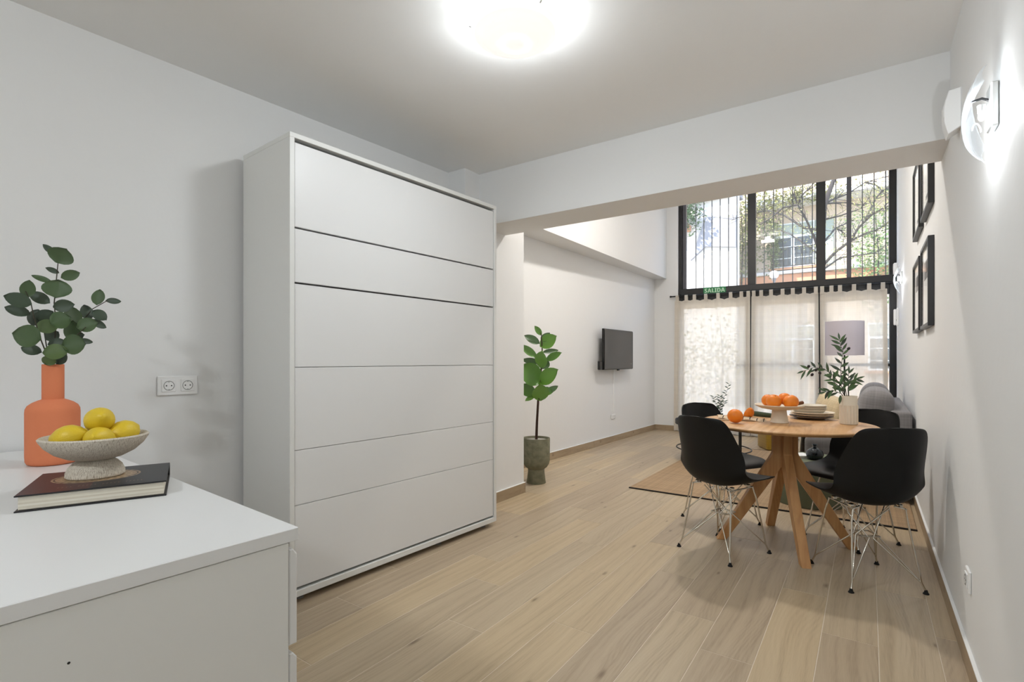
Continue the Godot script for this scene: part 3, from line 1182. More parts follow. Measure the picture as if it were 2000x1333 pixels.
func eucalyptus() -> void:
	var root := sprig("eucalyptus_sprig", "eucalyptus branches with round green leaves in the terracotta vase", "branch", W(-2.328, 1.134, 0.55))
	# drawn in units of the sheet it was sketched on, 1 unit = k metres, mouth of the vase at (245, 612)
	var k := 0.00076
	var kx := k * 0.75
	var P := func(x: float, y: float, z: float) -> Vector3: return Vector3((x - 245.0) * kx, (612.0 - y) * k, z)
	var stems := [[[245, 690, 0], [250, 560, 0.0], [258, 430, 0.012], [250, 330, 0.0], [262, 200, -0.01], [268, 140, -0.005], [240, 95, 0.0]],
		[[238, 690, 0], [225, 590, 0.008], [190, 500, 0.025], [160, 400, 0.04], [148, 340, 0.045], [125, 290, 0.04]],
		[[252, 690, 0], [275, 590, 0.0], [320, 480, -0.01], [380, 410, -0.03], [435, 345, -0.04], [510, 300, -0.045]],
		[[250, 690, 0], [270, 560, 0.02], [330, 500, 0.05], [395, 440, 0.055]],
		[[240, 690, 0], [220, 560, -0.02], [205, 470, -0.05], [215, 380, -0.06]]]
	for s in stems:
		var pts := []
		var rr := []
		for i in s.size():
			pts.append(P.call(s[i][0], s[i][1], s[i][2]))
			rr.append(lerpf(0.0026, 0.0011, float(i) / s.size()))
		part("stem", tube_mesh(pts, rr, 6), m.stem, root)
	# leaf: stalk end x, y, tip x, y, width, depth, tone
	var leaves := [[255, 110, 207, 73, 26, 0.0, 1], [258, 145, 300, 92, 84, 0.012, 0], [272, 190, 220, 175, 22, -0.012, 1], [280, 215, 357, 188, 42, 0.01, 0], [240, 240, 160, 212, 26, 0.0, 0], [256, 312, 270, 236, 92, 0.02, 0],
		[125, 318, 140, 252, 46, 0.035, 0], [150, 352, 52, 322, 62, 0.05, 1], [232, 335, 150, 294, 44, 0.01, 1], [246, 352, 330, 338, 50, 0.012, 1], [146, 392, 50, 366, 42, 0.03, 1], [170, 412, 236, 372, 50, -0.02, 1],
		[232, 430, 315, 402, 76, 0.03, 0], [342, 432, 330, 352, 62, -0.02, 0], [455, 328, 470, 258, 46, -0.03, 0], [500, 302, 574, 298, 28, -0.045, 1], [420, 402, 396, 336, 44, -0.03, 1], [435, 355, 494, 392, 46, -0.03, 1], [420, 402, 494, 430, 34, -0.02, 1],
		[355, 445, 440, 420, 62, 0.04, 0], [168, 455, 258, 432, 58, 0.02, 2], [330, 505, 335, 420, 52, 0.0, 0], [190, 505, 88, 480, 92, 0.06, 0], [210, 500, 262, 466, 46, -0.02, 1], [222, 525, 292, 510, 42, 0.02, 1], [196, 560, 116, 540, 42, 0.03, 1],
		[285, 530, 380, 520, 84, 0.06, 0], [360, 500, 425, 506, 24, 0.0, 1], [200, 565, 300, 552, 66, 0.065, 2], [345, 490, 385, 475, 40, -0.02, 1], [212, 612, 240, 578, 44, 0.03, 2], [262, 610, 300, 570, 40, 0.02, 1], [150, 440, 175, 370, 50, -0.02, 1], [300, 470, 352, 440, 46, -0.03, 2]]
	var r := RandomNumberGenerator.new()
	r.seed = 5
	for q in leaves:
		var a: Vector3 = P.call(q[0], q[1], q[5])
		var b: Vector3 = P.call(q[2], q[3], q[5] + r.randf_range(-0.02, 0.02))
		var long := (b - a).length()
		var wide: float = q[4] * k * 1.18
		var n := Vector3(r.randf_range(-0.35, 0.35), r.randf_range(0.0, 0.5), 1.0)
		part("leaf", leaf_mesh(long * 1.16, wide, 0.95, 0.22, 0.08), m.eucalyptus[q[6]], root, a, facing(n, b - a))


# ------------------------------------------------------------------ round table, chairs and what is on the table
func chair_shell() -> ArrayMesh:
	# one moulded bucket; forward is -z, floor at y 0. Rows run from the front lip over the seat up the back.
	var prof := [[0.258, 0.418], [0.250, 0.434], [0.225, 0.441], [0.170, 0.439], [0.100, 0.427], [0.030, 0.414], [-0.040, 0.406], [-0.100, 0.407], [-0.145, 0.420], [-0.175, 0.448], [-0.193, 0.490], [-0.205, 0.540], [-0.216, 0.600], [-0.228, 0.660], [-0.241, 0.720], [-0.254, 0.775], [-0.262, 0.805], [-0.2655, 0.818], [-0.267, 0.823]]
	var half := [0.120, 0.165, 0.192, 0.212, 0.222, 0.226, 0.227, 0.226, 0.225, 0.224, 0.223, 0.220, 0.213, 0.203, 0.191, 0.176, 0.158, 0.138, 0.105]
	var lift := [0.0, 0.004, 0.010, 0.020, 0.032, 0.045, 0.060, 0.078, 0.090, 0.085, 0.070, 0.050, 0.030, 0.016, 0.008, 0.003, 0.0, -0.002, -0.004]
	var wrap := [0.0, 0.0, 0.0, 0.0, 0.0, 0.0, 0.005, 0.015, 0.032, 0.060, 0.082, 0.092, 0.088, 0.078, 0.066, 0.055, 0.047, 0.042, 0.038]
	var pt := func(i: float, s: float) -> Vector3:
		var a := int(floorf(i))
		var b := mini(a + 1, prof.size() - 1)
		var f := i - a
		var g := func(arr: Array) -> float: return lerpf(arr[a], arr[b], f)
		var z := lerpf(prof[a][0], prof[b][0], f)
		var y := lerpf(prof[a][1], prof[b][1], f)
		var e := pow(absf(s), 2.4)
		return Vector3(g.call(half) * s, y + g.call(lift) * e, -(z + g.call(wrap) * e))
	var rows := []
	for i in prof.size() * 2 - 1:
		var row := []
		for j in 21:
			row.append(pt.call(i / 2.0, j / 10.0 - 1.0))
		rows.append(row)
	# light smoothing along the profile
	for pass_ in 2:
		var soft := []
		for i in rows.size():
			var row := []
			for j in 21:
				if i == 0 or i == rows.size() - 1:
					row.append(rows[i][j])
				else:
					row.append((rows[i - 1][j] + rows[i][j] * 2.0 + rows[i + 1][j]) / 4.0)
			soft.append(row)
		rows = soft
	var st := begin()
	slab(st, rows, 0.006)
	return st.commit()


func make_chair(label: String) -> Node3D:
	var root := thing("dining_chair", label, "chair", Vector3.ZERO, 0.0, "black shell chairs round the table")
	part("shell", chair_shell(), m.chair, root)
	var rod := 0.0048
	var fw := 0.178
	var fd := 0.183
	var ring := [Vector3(-0.048, 0.232, -0.05), Vector3(0.048, 0.232, -0.05), Vector3(0.048, 0.232, 0.05), Vector3(-0.048, 0.232, 0.05)]
	for sx in [-1.0, 1.0]:
		for sz in [-1.0, 1.0]:
			var foot := Vector3(sx * fw, 0.012, sz * fd)
			var low := Vector3(sx * (fw - 0.013), 0.05, sz * (fd - 0.013))
			var top := Vector3(sx * 0.128, 0.395, sz * 0.105 + 0.01)
			var st := begin()
			tube(st, [foot, low, Vector3(sx * 0.137, 0.33, sz * 0.118), top, Vector3(sx * 0.085, 0.404, sz * 0.085 + 0.01)], rod, 8)
			# two lighter rods run from the ankle to the waist of the base
			tube(st, [low, Vector3(sx * 0.052, 0.232, sz * 0.010), Vector3(-sx * 0.06, 0.395, sz * 0.10)], rod * 0.72, 6)
			tube(st, [low, Vector3(sx * 0.010, 0.226, sz * 0.052), Vector3(sx * 0.12, 0.395, -sz * 0.02)], rod * 0.72, 6)
			var leg := part("leg", st.commit(), m.chrome, root)
			part("foot_glide", lathe_mesh([Vector2(0, 0), Vector2(0.013, 0), Vector2(0.0135, 0.003), Vector2(0.009, 0.009), Vector2(0.0062, 0.020), Vector2(0, 0.020)], 14), m.rubber, leg, Vector3(foot.x, 0, foot.z))
	var br := begin()
	for i in 4:
		tube(br, [ring[i], ring[(i + 1) % 4]], rod * 0.72, 6)
	tube(br, [Vector3(-0.05, 0.222, 0), Vector3(0.05, 0.222, 0)], rod * 0.72, 6)
	part("brace", br.commit(), m.chrome, root)
	for sx in [-1.0, 1.0]:
		var mt := begin()
		tube(mt, [Vector3(sx * 0.128, 0.395, -0.10), Vector3(sx * 0.128, 0.395, 0.12)], rod, 8)
		for sz in [-1.0, 1.0]:
			cbox(mt, Vector3(sx * 0.120, 0.405, sz * 0.075 + 0.01), Vector3(0.022, 0.020, 0.022), 0.004)
		part("seat_mount", mt.commit(), m.chrome, root)
	return root


func set_chair(o: Node3D, xc: float, zc: float, fx: float, fz: float) -> void:
	var p := from_eye(xc, zc)
	var f := from_eye(fx, fz)
	o.position = W(p.x, 0, p.y)
	o.rotation.y = atan2(-f.x, f.y)


func build_dining() -> void:
	var c2 := from_eye(1.7075, 3.206)
	var root := thing("dining_table", "round oak dining table on four splayed legs", "table", W(c2.x, 0, c2.y))
	var rad := 0.492
	part("tabletop", lathe_mesh([Vector2(0, 0.731), Vector2(rad - 0.030, 0.731), Vector2(rad - 0.006, 0.742), Vector2(rad, 0.748), Vector2(rad - 0.001, 0.753), Vector2(rad - 0.004, 0.755), Vector2(0, 0.755)], 96), m.oak, root)
	part("top_plate", box_mesh(Vector3(0.30, 0.018, 0.30), 0.002, Vector3(0, 0.7215, 0)), m.oak, root)
	for k in 4:
		var f := from_eye([-0.07, 0.313, 0.08, -0.32][k], [-0.319, -0.078, 0.319, 0.077][k])
		var ang := atan2(f.x, f.y)
		var out := W(sin(ang), 0, cos(ang))
		var st := begin()
		var poly := [Vector2(0.400, 0.0), Vector2(0.074, 0.560), Vector2(0.071, 0.570), Vector2(0.071, 0.713), Vector2(0.004, 0.713), Vector2(0.004, 0.505), Vector2(0.030, 0.470), Vector2(0.346, 0.0)]
		extrude(st, poly, 0.050, Transform3D(Basis(out, Vector3.UP, out.cross(Vector3.UP)), Vector3.ZERO))
		part("leg", st.commit(), m.oak_upright, root)
	var ch := make_chair("black shell chair close to the right wall, seen from behind")
	var labels := ["black shell chair left of the table, its back towards the camera", "black shell chair behind the left one, facing the camera across the table", "black shell chair at the far right of the table, its back to the sofa"]
	var more := []
	for l in labels:
		var d: Node3D = ch.duplicate()
		d.name = numbered("dining_chair")
		add_child(d)
		d.set_meta("label", l)
		more.append(d)
	set_chair(ch, 1.86, 2.70, 0.05, 1.0)
	set_chair(more[0], 1.277, 3.094, 0.855, 0.52)
	set_chair(more[1], 1.4875, 3.659, 0.385, -0.923)
	set_chair(more[2], 2.16, 3.27, -0.93, -0.367)
	table_setting()


func orange_thing(at: Vector3, r: float, label: String, turn: float) -> void:
	var o := thing("orange", label, "orange", at, turn, "oranges on the dining table")
	o.rotation.x = 0.5 * sin(turn * 3.0)
	part("peel", lathe_mesh(ball(r, 0.95, 14, 0.06), 28), m.orange, o)
	part("navel", lathe_mesh([Vector2(0, r * 0.90), Vector2(0.0035, r * 0.90), Vector2(0.003, r * 0.925), Vector2(0, r * 0.93)], 8), m.stem, o)


func ball(r: float, squash: float, n: int, dimple := 0.0) -> Array:
	var p := []
	for i in n + 1:
		var a := -PI / 2 + PI * i / n
		var rr := r * (1.0 - dimple * exp(-pow((PI / 2 - absf(a)) / 0.22, 2)))
		p.append(Vector2(maxf(0.0, rr * cos(a)), rr * sin(a) * squash))
	p[0].x = 0.0
	p[n].x = 0.0
	return p


func eye_at(px: float, py: float, y: float) -> Vector3:
	# where the sight line through a spot of the 2000 x 1333 picture meets height y
	var t := (EYE - y) / ((py - 703.0) / 1000.0)
	var q := from_eye((px - 1000.0) / 1000.0 * t, t)
	return W(q.x, y, q.y)


func table_setting() -> void:
	var T := 0.7555
	# footed cake stand with oranges
	var sp := eye_at(1522, 826, T)
	var s := thing("cake_stand", "cream ceramic cake stand carrying a heap of oranges", "stand", sp, 0.5)
	part("foot", lathe_mesh([Vector2(0, 0), Vector2(0.052, 0), Vector2(0.054, 0.003), Vector2(0.050, 0.012), Vector2(0.043, 0.06), Vector2(0.040, 0.084), Vector2(0, 0.084)], 36), m.cream_ceramic, s)
	part("plate", lathe_mesh([Vector2(0, 0.082), Vector2(0.060, 0.082), Vector2(0.105, 0.090), Vector2(0.138, 0.107), Vector2(0.1415, 0.111), Vector2(0.140, 0.114), Vector2(0.136, 0.1125), Vector2(0.104, 0.099), Vector2(0.06, 0.093), Vector2(0, 0.092)], 56), m.cream_ceramic, s)
	var v := Basis(Vector3.UP, YAW - 0.48)
	for q in [[-0.030, 0.046, "front left orange on the cake stand", 0.6], [0.063, 0.040, "front right orange on the cake stand", 1.9], [0.030, -0.040, "orange at the back of the cake stand, peeping over the front two", 3.0], [-0.062, -0.028, "orange at the far left of the cake stand, half hidden", 4.1]]:
		orange_thing(sp + v * Vector3(q[0], 0.0, q[1]) + Vector3(0, 0.092 + 0.0425 + (0.012 if q[1] < -0.03 else 0.001), 0), 0.0445 if q[1] > 0 else 0.040, q[2], q[3])
	var cs := solo("cinnamon_stick", tube_mesh([Vector3(-0.025, 0, 0), Vector3(0.025, 0.006, 0)], 0.011, 10), m.brown, "short brown cinnamon stick beside the oranges on the stand", "spice", sp + v * Vector3(0.112, 0.122, -0.012), v)
	cs.rotate_y(0.9)
	# plates and bowls
	var pp := eye_at(1584, 818, T)
	var lab := ["lowest dinner plate of the stack on the round table", "second dinner plate from below in the stack", "third dinner plate, directly under the stacked bowls"]
	for k in 3:
		var p := thing("dinner_plate", lab[k], "plate", pp + Vector3(0.004 * k, 0.0135 * k, 0.003 * k), 0.0, "stacked stoneware plates")
		part("body", lathe_mesh([Vector2(0, 0.0), Vector2(0.078, 0.0), Vector2(0.082, 0.003), Vector2(0.128, 0.017), Vector2(0.130, 0.019), Vector2(0.128, 0.0205), Vector2(0.085, 0.008), Vector2(0.078, 0.0065), Vector2(0, 0.0055)], 56), m.cream_ceramic if k else m.plate_dark, p)
	for k in 3:
		var p := thing("soup_bowl", ["lowest stoneware bowl standing on the plates", "middle stoneware bowl of the stack on the plates", "uppermost stoneware bowl on top of the stack"][k], "bowl", pp + Vector3(-0.012, 0.034 + 0.0125 * k, 0.0), 0.0, "stacked stoneware bowls")
		part("body", lathe_mesh([Vector2(0, 0.0), Vector2(0.074, 0.0), Vector2(0.080, 0.003), Vector2(0.102, 0.030), Vector2(0.1035, 0.033), Vector2(0.1005, 0.0325), Vector2(0.077, 0.008), Vector2(0, 0.006)], 52), m.plate_rim, p)
	# ribbed vase and olive branches
	var vp := eye_at(1657.5, 829, T)
	var vz := thing("ribbed_vase", "cream ribbed vase holding olive branches on the table", "vase", vp)
	var rib := func(r: float, y: float, ang: float) -> float:
		return r + (0.0022 * cos(ang * 18.0) if y > 0.008 and y < 0.116 and r > 0.042 else 0.0)
	part("body", lathe_mesh([Vector2(0, 0), Vector2(0.044, 0), Vector2(0.0475, 0.004), Vector2(0.0475, 0.010), Vector2(0.0475, 0.114), Vector2(0.0475, 0.119), Vector2(0.0455, 0.122), Vector2(0.0455, 0.172), Vector2(0.0445, 0.174), Vector2(0.0405, 0.174), Vector2(0.0378, 0.17), Vector2(0.0378, 0.02), Vector2(0, 0.018)], 132, rib), m.cream_ceramic, vz)
	olive_branches(vp + Vector3(0, 0.174, 0))
	# striped napkin, folded over itself
	var np := eye_at(1447, 821, T)
	var nap := thing("napkin", "folded beige napkin with thin black stripes under the oranges", "napkin", np, YAW - 0.30)
	var rows := []
	for i in 9:
		var row := []
		for j in 25:
			var x := (j / 24.0 - 0.5) * 0.28
			var z := (0.5 - i / 8.0) * 0.115
			row.append(Vector3(x, 0.019 + 0.006 * sin(x * 34.0 + 0.6) + 0.009 * exp(-pow((x + 0.10) / 0.05, 2)) - 0.013 * pow(absf(z) / 0.0575, 3.0), z + x * 0.1))
		rows.append(row)
	var st := begin()
	slab(st, rows, 0.0035)
	part("cloth", st.commit(), m.napkin, nap)
	part("under_fold", soft_box(Vector3(0.26, 0.008, 0.105), 0.003), m.napkin, nap, Vector3(0.0, 0.0042, 0.0))
	for k in 7:
		var line := []
		for i in 9:
			var row := []
			for w in 2:
				var jj := 2 + k * 3.4 + i * 0.28
				var p: Vector3 = rows[i][int(clampf(jj, 0, 23))].lerp(rows[i][int(clampf(jj, 0, 23)) + 1], clampf(jj - floorf(jj), 0, 1))
				row.append(p + Vector3(w * 0.005, 0.0011, 0))
			line.append(row)
		var sl := begin()
		sheet(sl, line)
		part("stripe", sl.commit(), m.stripe, nap)
	orange_thing(eye_at(1436, 827, T) + Vector3(0, 0.0445, 0), 0.046, "single whole orange in front of the striped napkin", 2.2)
	# half orange, cut side towards the room
	var hp := eye_at(1461, 821, T) + Vector3(0, 0.050, 0)
	var half := thing("orange_half", "half orange resting on the striped napkin behind the whole one", "orange", hp, YAW + 0.5)
	half.rotation.x = -1.1
	var dome := [Vector2(0, -0.036)]
	for i in range(1, 9):
		dome.append(Vector2(0.038 * sin(PI / 2 * i / 8.0), -0.036 * cos(PI / 2 * i / 8.0)))
	dome.append(Vector2(0.0365, 0.001))
	dome.append(Vector2(0.034, 0.0))
	part("peel", lathe_mesh(dome, 26), m.orange, half)
	part("flesh", lathe_mesh([Vector2(0.034, 0.0), Vector2(0.03, 0.0018), Vector2(0, 0.001)], 26), m.orange_flesh, half)
	# rolled dark green napkin
	var a := eye_at(1467, 812, T) + Vector3(0, 0.017, 0)
	var b := eye_at(1512, 817, T) + Vector3(0, 0.015, 0)
	solo("rolled_napkin", tube_mesh([a, a.lerp(b, 0.04), a.lerp(b, 0.3), a.lerp(b, 0.6), a.lerp(b, 0.96), b], [0.010, 0.0165, 0.0175, 0.016, 0.0145, 0.009], 14), m.green_cloth, "rolled dark green napkin behind the cake stand", "napkin")


func olive_branches(at: Vector3) -> void:
	var root := sprig("olive_branch", "olive branches with dark fruit in the ribbed vase", "branch", at)
	var k := 0.000475
	var P := func(x: float, y: float, z: float) -> Vector3: return Vector3((x - 690.0) * k * 0.86, (985.0 - y) * k, z)
	var stems := [[[688, 1100, 0], [650, 900, 0.0], [600, 780, 0.01], [590, 640, 0.015], [610, 500, 0.01], [620, 410, 0.0], [585, 330, -0.005], [575, 262, -0.005]],
		[[690, 1100, 0], [600, 860, 0.02], [500, 730, 0.035], [380, 640, 0.045], [250, 622, 0.05], [120, 668, 0.05]],
		[[695, 1100, 0], [690, 900, -0.02], [685, 800, -0.03], [690, 690, -0.035]],
		[[695, 1100, 0], [680, 900, 0.0], [700, 800, -0.015], [790, 768, -0.02]],
		[[690, 1100, 0], [600, 960, 0.03], [490, 915, 0.05], [400, 940, 0.055]],
		[[690, 1100, 0], [620, 950, 0.01], [540, 840, 0.0], [450, 765, -0.02]]]
	var r := RandomNumberGenerator.new()
	r.seed = 19
	for s in stems:
		var pts := []
		var rr := []
		for i in s.size():
			pts.append(P.call(s[i][0], s[i][1], s[i][2]))
			rr.append(lerpf(0.0024, 0.0009, float(i) / s.size()))
		part("stem", tube_mesh(pts, rr, 6), m.stem, root)
		for i in range(1, pts.size()):
			var steps := 3 if s.size() > 4 else 4
			for q in steps:
				var f := (q + 0.5) / steps
				var p: Vector3 = pts[i - 1].lerp(pts[i], f)
				if p.y < 0.012:
					continue
				var dir: Vector3 = (pts[i] - pts[i - 1]).normalized()
				var sgn := 1.0 if (q + i) % 2 == 0 else -1.0
				var side := dir.cross(Vector3(0, 0, 1)).normalized() * sgn
				var go := (dir * 0.75 + side * r.randf_range(0.5, 1.0) + Vector3(0, 0, r.randf_range(-0.5, 0.5))).normalized()
				part("leaf", leaf_mesh(r.randf_range(0.046, 0.068), r.randf_range(0.013, 0.019), 0.15, 0.2, 0.1), m.olive[r.randi() % 3], root, p, facing(Vector3(r.randf_range(-0.6, 0.6), r.randf_range(-0.1, 0.8), 1.0), go))
		var end: Vector3 = pts[pts.size() - 1]
		part("leaf", leaf_mesh(0.045, 0.012, 0.1, 0.2, 0.1), m.olive[0], root, end, facing(Vector3(0.2, 0.3, 1), end - pts[pts.size() - 2]))
	part("leaf", leaf_mesh(0.055, 0.017, 0.2, 0.2, 0.1), m.olive[0], root, P.call(590, 975, 0.05), facing(Vector3(0, 0, 1), Vector3(-0.1, -1, 0.1)))
	for q in [[690, 378, 0.0], [178, 610, 0.05], [225, 718, 0.055], [275, 655, 0.05], [325, 695, 0.05]]:
		part("olive", lathe_mesh(ball(0.0085, 1.25, 10), 14), m.olive_fruit, root, P.call(q[0], q[1], q[2]), Basis(Vector3.BACK, r.randf_range(-0.8, 0.8)))


# ------------------------------------------------------------------ the sitting area beyond the beam
func build_far_room() -> void:
	# rug with a bound edge
	var rug := thing("jute_rug", "flat woven jute rug with dark binding under the sitting area", "rug")
	part("weave", box_mesh(Vector3(2.03, 0.008, 2.75), 0.003, W(-0.745, 0.0048, 5.735)), m.jute, rug)
	for q in [[-1.76, 0.27, 4.355, 4.372], [-1.76, 0.27, 7.10, 7.115]]:
		part("binding", box_mesh(Vector3(q[1] - q[0], 0.010, q[3] - q[2]), 0.003, W((q[0] + q[1]) / 2, 0.0055, (q[2] + q[3]) / 2)), m.rug_edge, rug)
	sofa()
	# fiddle-leaf fig
	var pot := thing("footed_planter", "sage grey footed planter in the corner behind the pillar", "planter", W(-2.55, 0, 4.06))
	part("foot", lathe_mesh([Vector2(0, 0), Vector2(0.088, 0), Vector2(0.090, 0.004), Vector2(0.078, 0.10), Vector2(0.078, 0.135), Vector2(0, 0.135)], 40), m.pot_sage, pot)
	part("cup", lathe_mesh([Vector2(0, 0.128), Vector2(0.076, 0.132), Vector2(0.100, 0.150), Vector2(0.120, 0.180), Vector2(0.127, 0.215), Vector2(0.129, 0.415), Vector2(0.127, 0.420), Vector2(0.119, 0.420), Vector2(0.117, 0.416), Vector2(0.116, 0.35), Vector2(0, 0.345)], 48), m.pot_sage, pot)
	var soil := part("gravel", lathe_mesh([Vector2(0, 0.34), Vector2(0.116, 0.34), Vector2(0.115, 0.398), Vector2(0.06, 0.404), Vector2(0, 0.405)], 32), m.pebble, pot)
	soil.set_meta("label", "white gravel")
	fig(W(-2.55, 0.40, 4.06))
	# television on a wall arm
	var tv := thing("television", "flat black television on an arm on the white side wall", "television", W(-2.83, 0, 6.66), -0.02)
	part("screen", box_mesh(Vector3(0.006, 0.525, 0.935), 0.002, Vector3(0.004, 1.288, 0)), m.screen, tv)
	part("case", box_mesh(Vector3(0.030, 0.545, 0.950), 0.004, Vector3(-0.015, 1.288, 0)), m.black_plastic, tv)
	part("rear_housing", box_mesh(Vector3(0.035, 0.30, 0.55), 0.008, Vector3(-0.047, 1.21, 0)), m.black_plastic, tv)
	part("badge", lathe_mesh([Vector2(0, 0), Vector2(0.008, 0), Vector2(0.008, 0.001), Vector2(0, 0.001)], 14), m.grey_plastic, tv, Vector3(0.0072, 1.09, -0.40), Basis(Vector3.BACK, -PI / 2))
	part("wall_arm", box_mesh(Vector3(0.07, 0.22, 0.10), 0.004, Vector3(-0.075, 1.24, 0)), m.black_metal, tv)
	part("sensor_foot", box_mesh(Vector3(0.02, 0.018, 0.06), 0.004, Vector3(-0.004, 1.009, 0.02)), m.black_plastic, tv)
	solo("media_box", box_mesh(Vector3(0.035, 0.115, 0.09), 0.008), m.black_plastic, "small black box hanging under the near edge of the television", "media box", W(-2.868, 1.075, 6.13))
	var tr := thing("cable_duct", "thin white cable duct down the wall below the television", "cable duct")
	part("duct", box_mesh(Vector3(0.012, 0.60, 0.018), 0.003, W(-2.938, 0.712, 6.72)), m.white_plastic, tr)
	socket("wall_socket", "white double wall socket low down below the television", W(-2.938, 0.355, 6.70), PI / 2 - 0.03, 2, 0.80)
	# tray coffee table with a little potted olive
	var ct := thing("tray_table", "round black metal tray table behind the left dining chairs", "coffee table", W(-1.44, 0.0015, 6.05))
	part("tray_floor", lathe_mesh([Vector2(0, 0.425), Vector2(0.40, 0.425), Vector2(0.40, 0.431), Vector2(0, 0.431)], 56), m.grey_plastic, ct)
	part("tray_rim", lathe_mesh([Vector2(0.398, 0.418), Vector2(0.408, 0.418), Vector2(0.410, 0.42), Vector2(0.410, 0.466), Vector2(0.407, 0.468), Vector2(0.402, 0.466), Vector2(0.398, 0.43), Vector2(0.398, 0.418)], 56), m.black_metal, ct)
	for k in 4:
		var a := k * PI / 2 + 0.62
		part("leg", tube_mesh([Vector3(cos(a) * 0.395, 0.008, sin(a) * 0.395), Vector3(cos(a) * 0.395, 0.42, sin(a) * 0.395)], 0.0095, 10), m.black_metal, ct)
	var ring := []
	for k in 41:
		ring.append(Vector3(cos(TAU * k / 40) * 0.395, 0.15, sin(TAU * k / 40) * 0.395))
	part("lower_ring", tube_mesh(ring, 0.007, 8), m.black_metal, ct)
	var pp := W(-1.42, 0.4315, 6.28)
	var sp := thing("small_pot", "small dark green pot with a twiggy plant on the tray table", "plant pot", pp)
	part("pot", lathe_mesh([Vector2(0, 0), Vector2(0.028, 0), Vector2(0.036, 0.09), Vector2(0.034, 0.092), Vector2(0.031, 0.085), Vector2(0, 0.08)], 24), m.green_cloth, sp)
	twigs(pp + Vector3(0, 0.085, 0))
	# sage drum table with a book and a glass bottle
	var dr := W(-0.39, 0, 4.74)
	var drum := thing("drum_table", "low sage green drum table on the rug behind the dining table", "side table", dr + Vector3(0, 0.009, 0))
	part("drum", lathe_mesh([Vector2(0, 0), Vector2(0.243, 0), Vector2(0.248, 0.005), Vector2(0.248, 0.322), Vector2(0.245, 0.33), Vector2(0, 0.33)], 64), m.sage, drum)
	part("top", lathe_mesh([Vector2(0, 0.3305), Vector2(0.252, 0.3305), Vector2(0.255, 0.334), Vector2(0.255, 0.352), Vector2(0.251, 0.356), Vector2(0, 0.356)], 64), m.sage, drum)
	var wb := thing("white_book", "white paperback lying on the sage drum table", "book", dr + Vector3(-0.10, 0.366, 0.04), 0.5)
	part("pages", box_mesh(Vector3(0.196, 0.016, 0.146), 0.001, Vector3(0.001, 0.0105, 0)), m.pages, wb)
	for y in [0.0012, 0.0198]:
		part("cover", box_mesh(Vector3(0.20, 0.002, 0.15), 0.0006, Vector3(0, y, 0)), m.print_paper, wb)
	part("spine", box_mesh(Vector3(0.002, 0.0205, 0.15), 0.0006, Vector3(-0.1, 0.0105, 0)), m.print_paper, wb)
	solo("glass_bottle", lathe_mesh([Vector2(0, 0), Vector2(0.045, 0), Vector2(0.068, 0.02), Vector2(0.076, 0.05), Vector2(0.066, 0.085), Vector2(0.035, 0.108), Vector2(0.018, 0.118), Vector2(0.016, 0.135), Vector2(0.026, 0.146), Vector2(0.024, 0.148), Vector2(0.013, 0.135), Vector2(0.014, 0.118), Vector2(0.031, 0.103), Vector2(0.060, 0.083), Vector2(0.070, 0.05), Vector2(0.062, 0.023), Vector2(0.042, 0.006), Vector2(0, 0.006)], 36), m.blue_glass, "round dark blue glass bottle on the sage drum table", "bottle", dr + Vector3(0.045, 0.3655, 0.085), Basis.from_scale(Vector3.ONE * 0.82))
	# mustard pouf
	var mu := thing("mustard_pouf", "square mustard yellow pouf standing before the curtains", "pouf", W(-0.98, 0.16, 7.36), 0.5)
	part("body", soft_box(Vector3(0.34, 0.32, 0.34), 0.03, Vector3(0.004, 0.012, 0.004)), m.mustard, mu)
	for s in [-1.0, 1.0]:
		part("piping", tube_mesh([Vector3(-0.165, s * 0.14, 0.165), Vector3(0.165, s * 0.14, 0.165), Vector3(0.165, s * 0.14, -0.165), Vector3(-0.165, s * 0.14, -0.165), Vector3(-0.165, s * 0.14, 0.165)], 0.005, 6), m.mustard, mu)
	# floor lamp
	var fl := thing("floor_lamp", "floor lamp with a square pale lilac shade before the right curtain", "floor lamp", W(-0.245, 0, 7.62))
	part("base", lathe_mesh([Vector2(0, 0), Vector2(0.135, 0), Vector2(0.138, 0.004), Vector2(0.134, 0.018), Vector2(0.02, 0.026), Vector2(0, 0.026)], 40), m.black_metal, fl)
	part("pole", tube_mesh([Vector3(0, 0.02, 0), Vector3(0, 1.50, 0)], 0.010, 10), m.black_metal, fl)
	part("shade", lathe_mesh([Vector2(0.208, 1.205), Vector2(0.208, 1.625), Vector2(0.2045, 1.625), Vector2(0.2045, 1.205), Vector2(0.208, 1.205)], 64), m.lamp_shade, fl)
	var sp2 := begin()
	for k in 3:
		tube(sp2, [Vector3(0, 1.50, 0), Vector3(cos(TAU * k / 3) * 0.205, 1.60, sin(TAU * k / 3) * 0.205)], 0.002, 6)
	part("shade_carrier", sp2.commit(), m.black_metal, fl)
	part("bulb", lathe_mesh(ball(0.03, 1.2, 12), 18), m.opal, fl, Vector3(0, 1.40, 0))


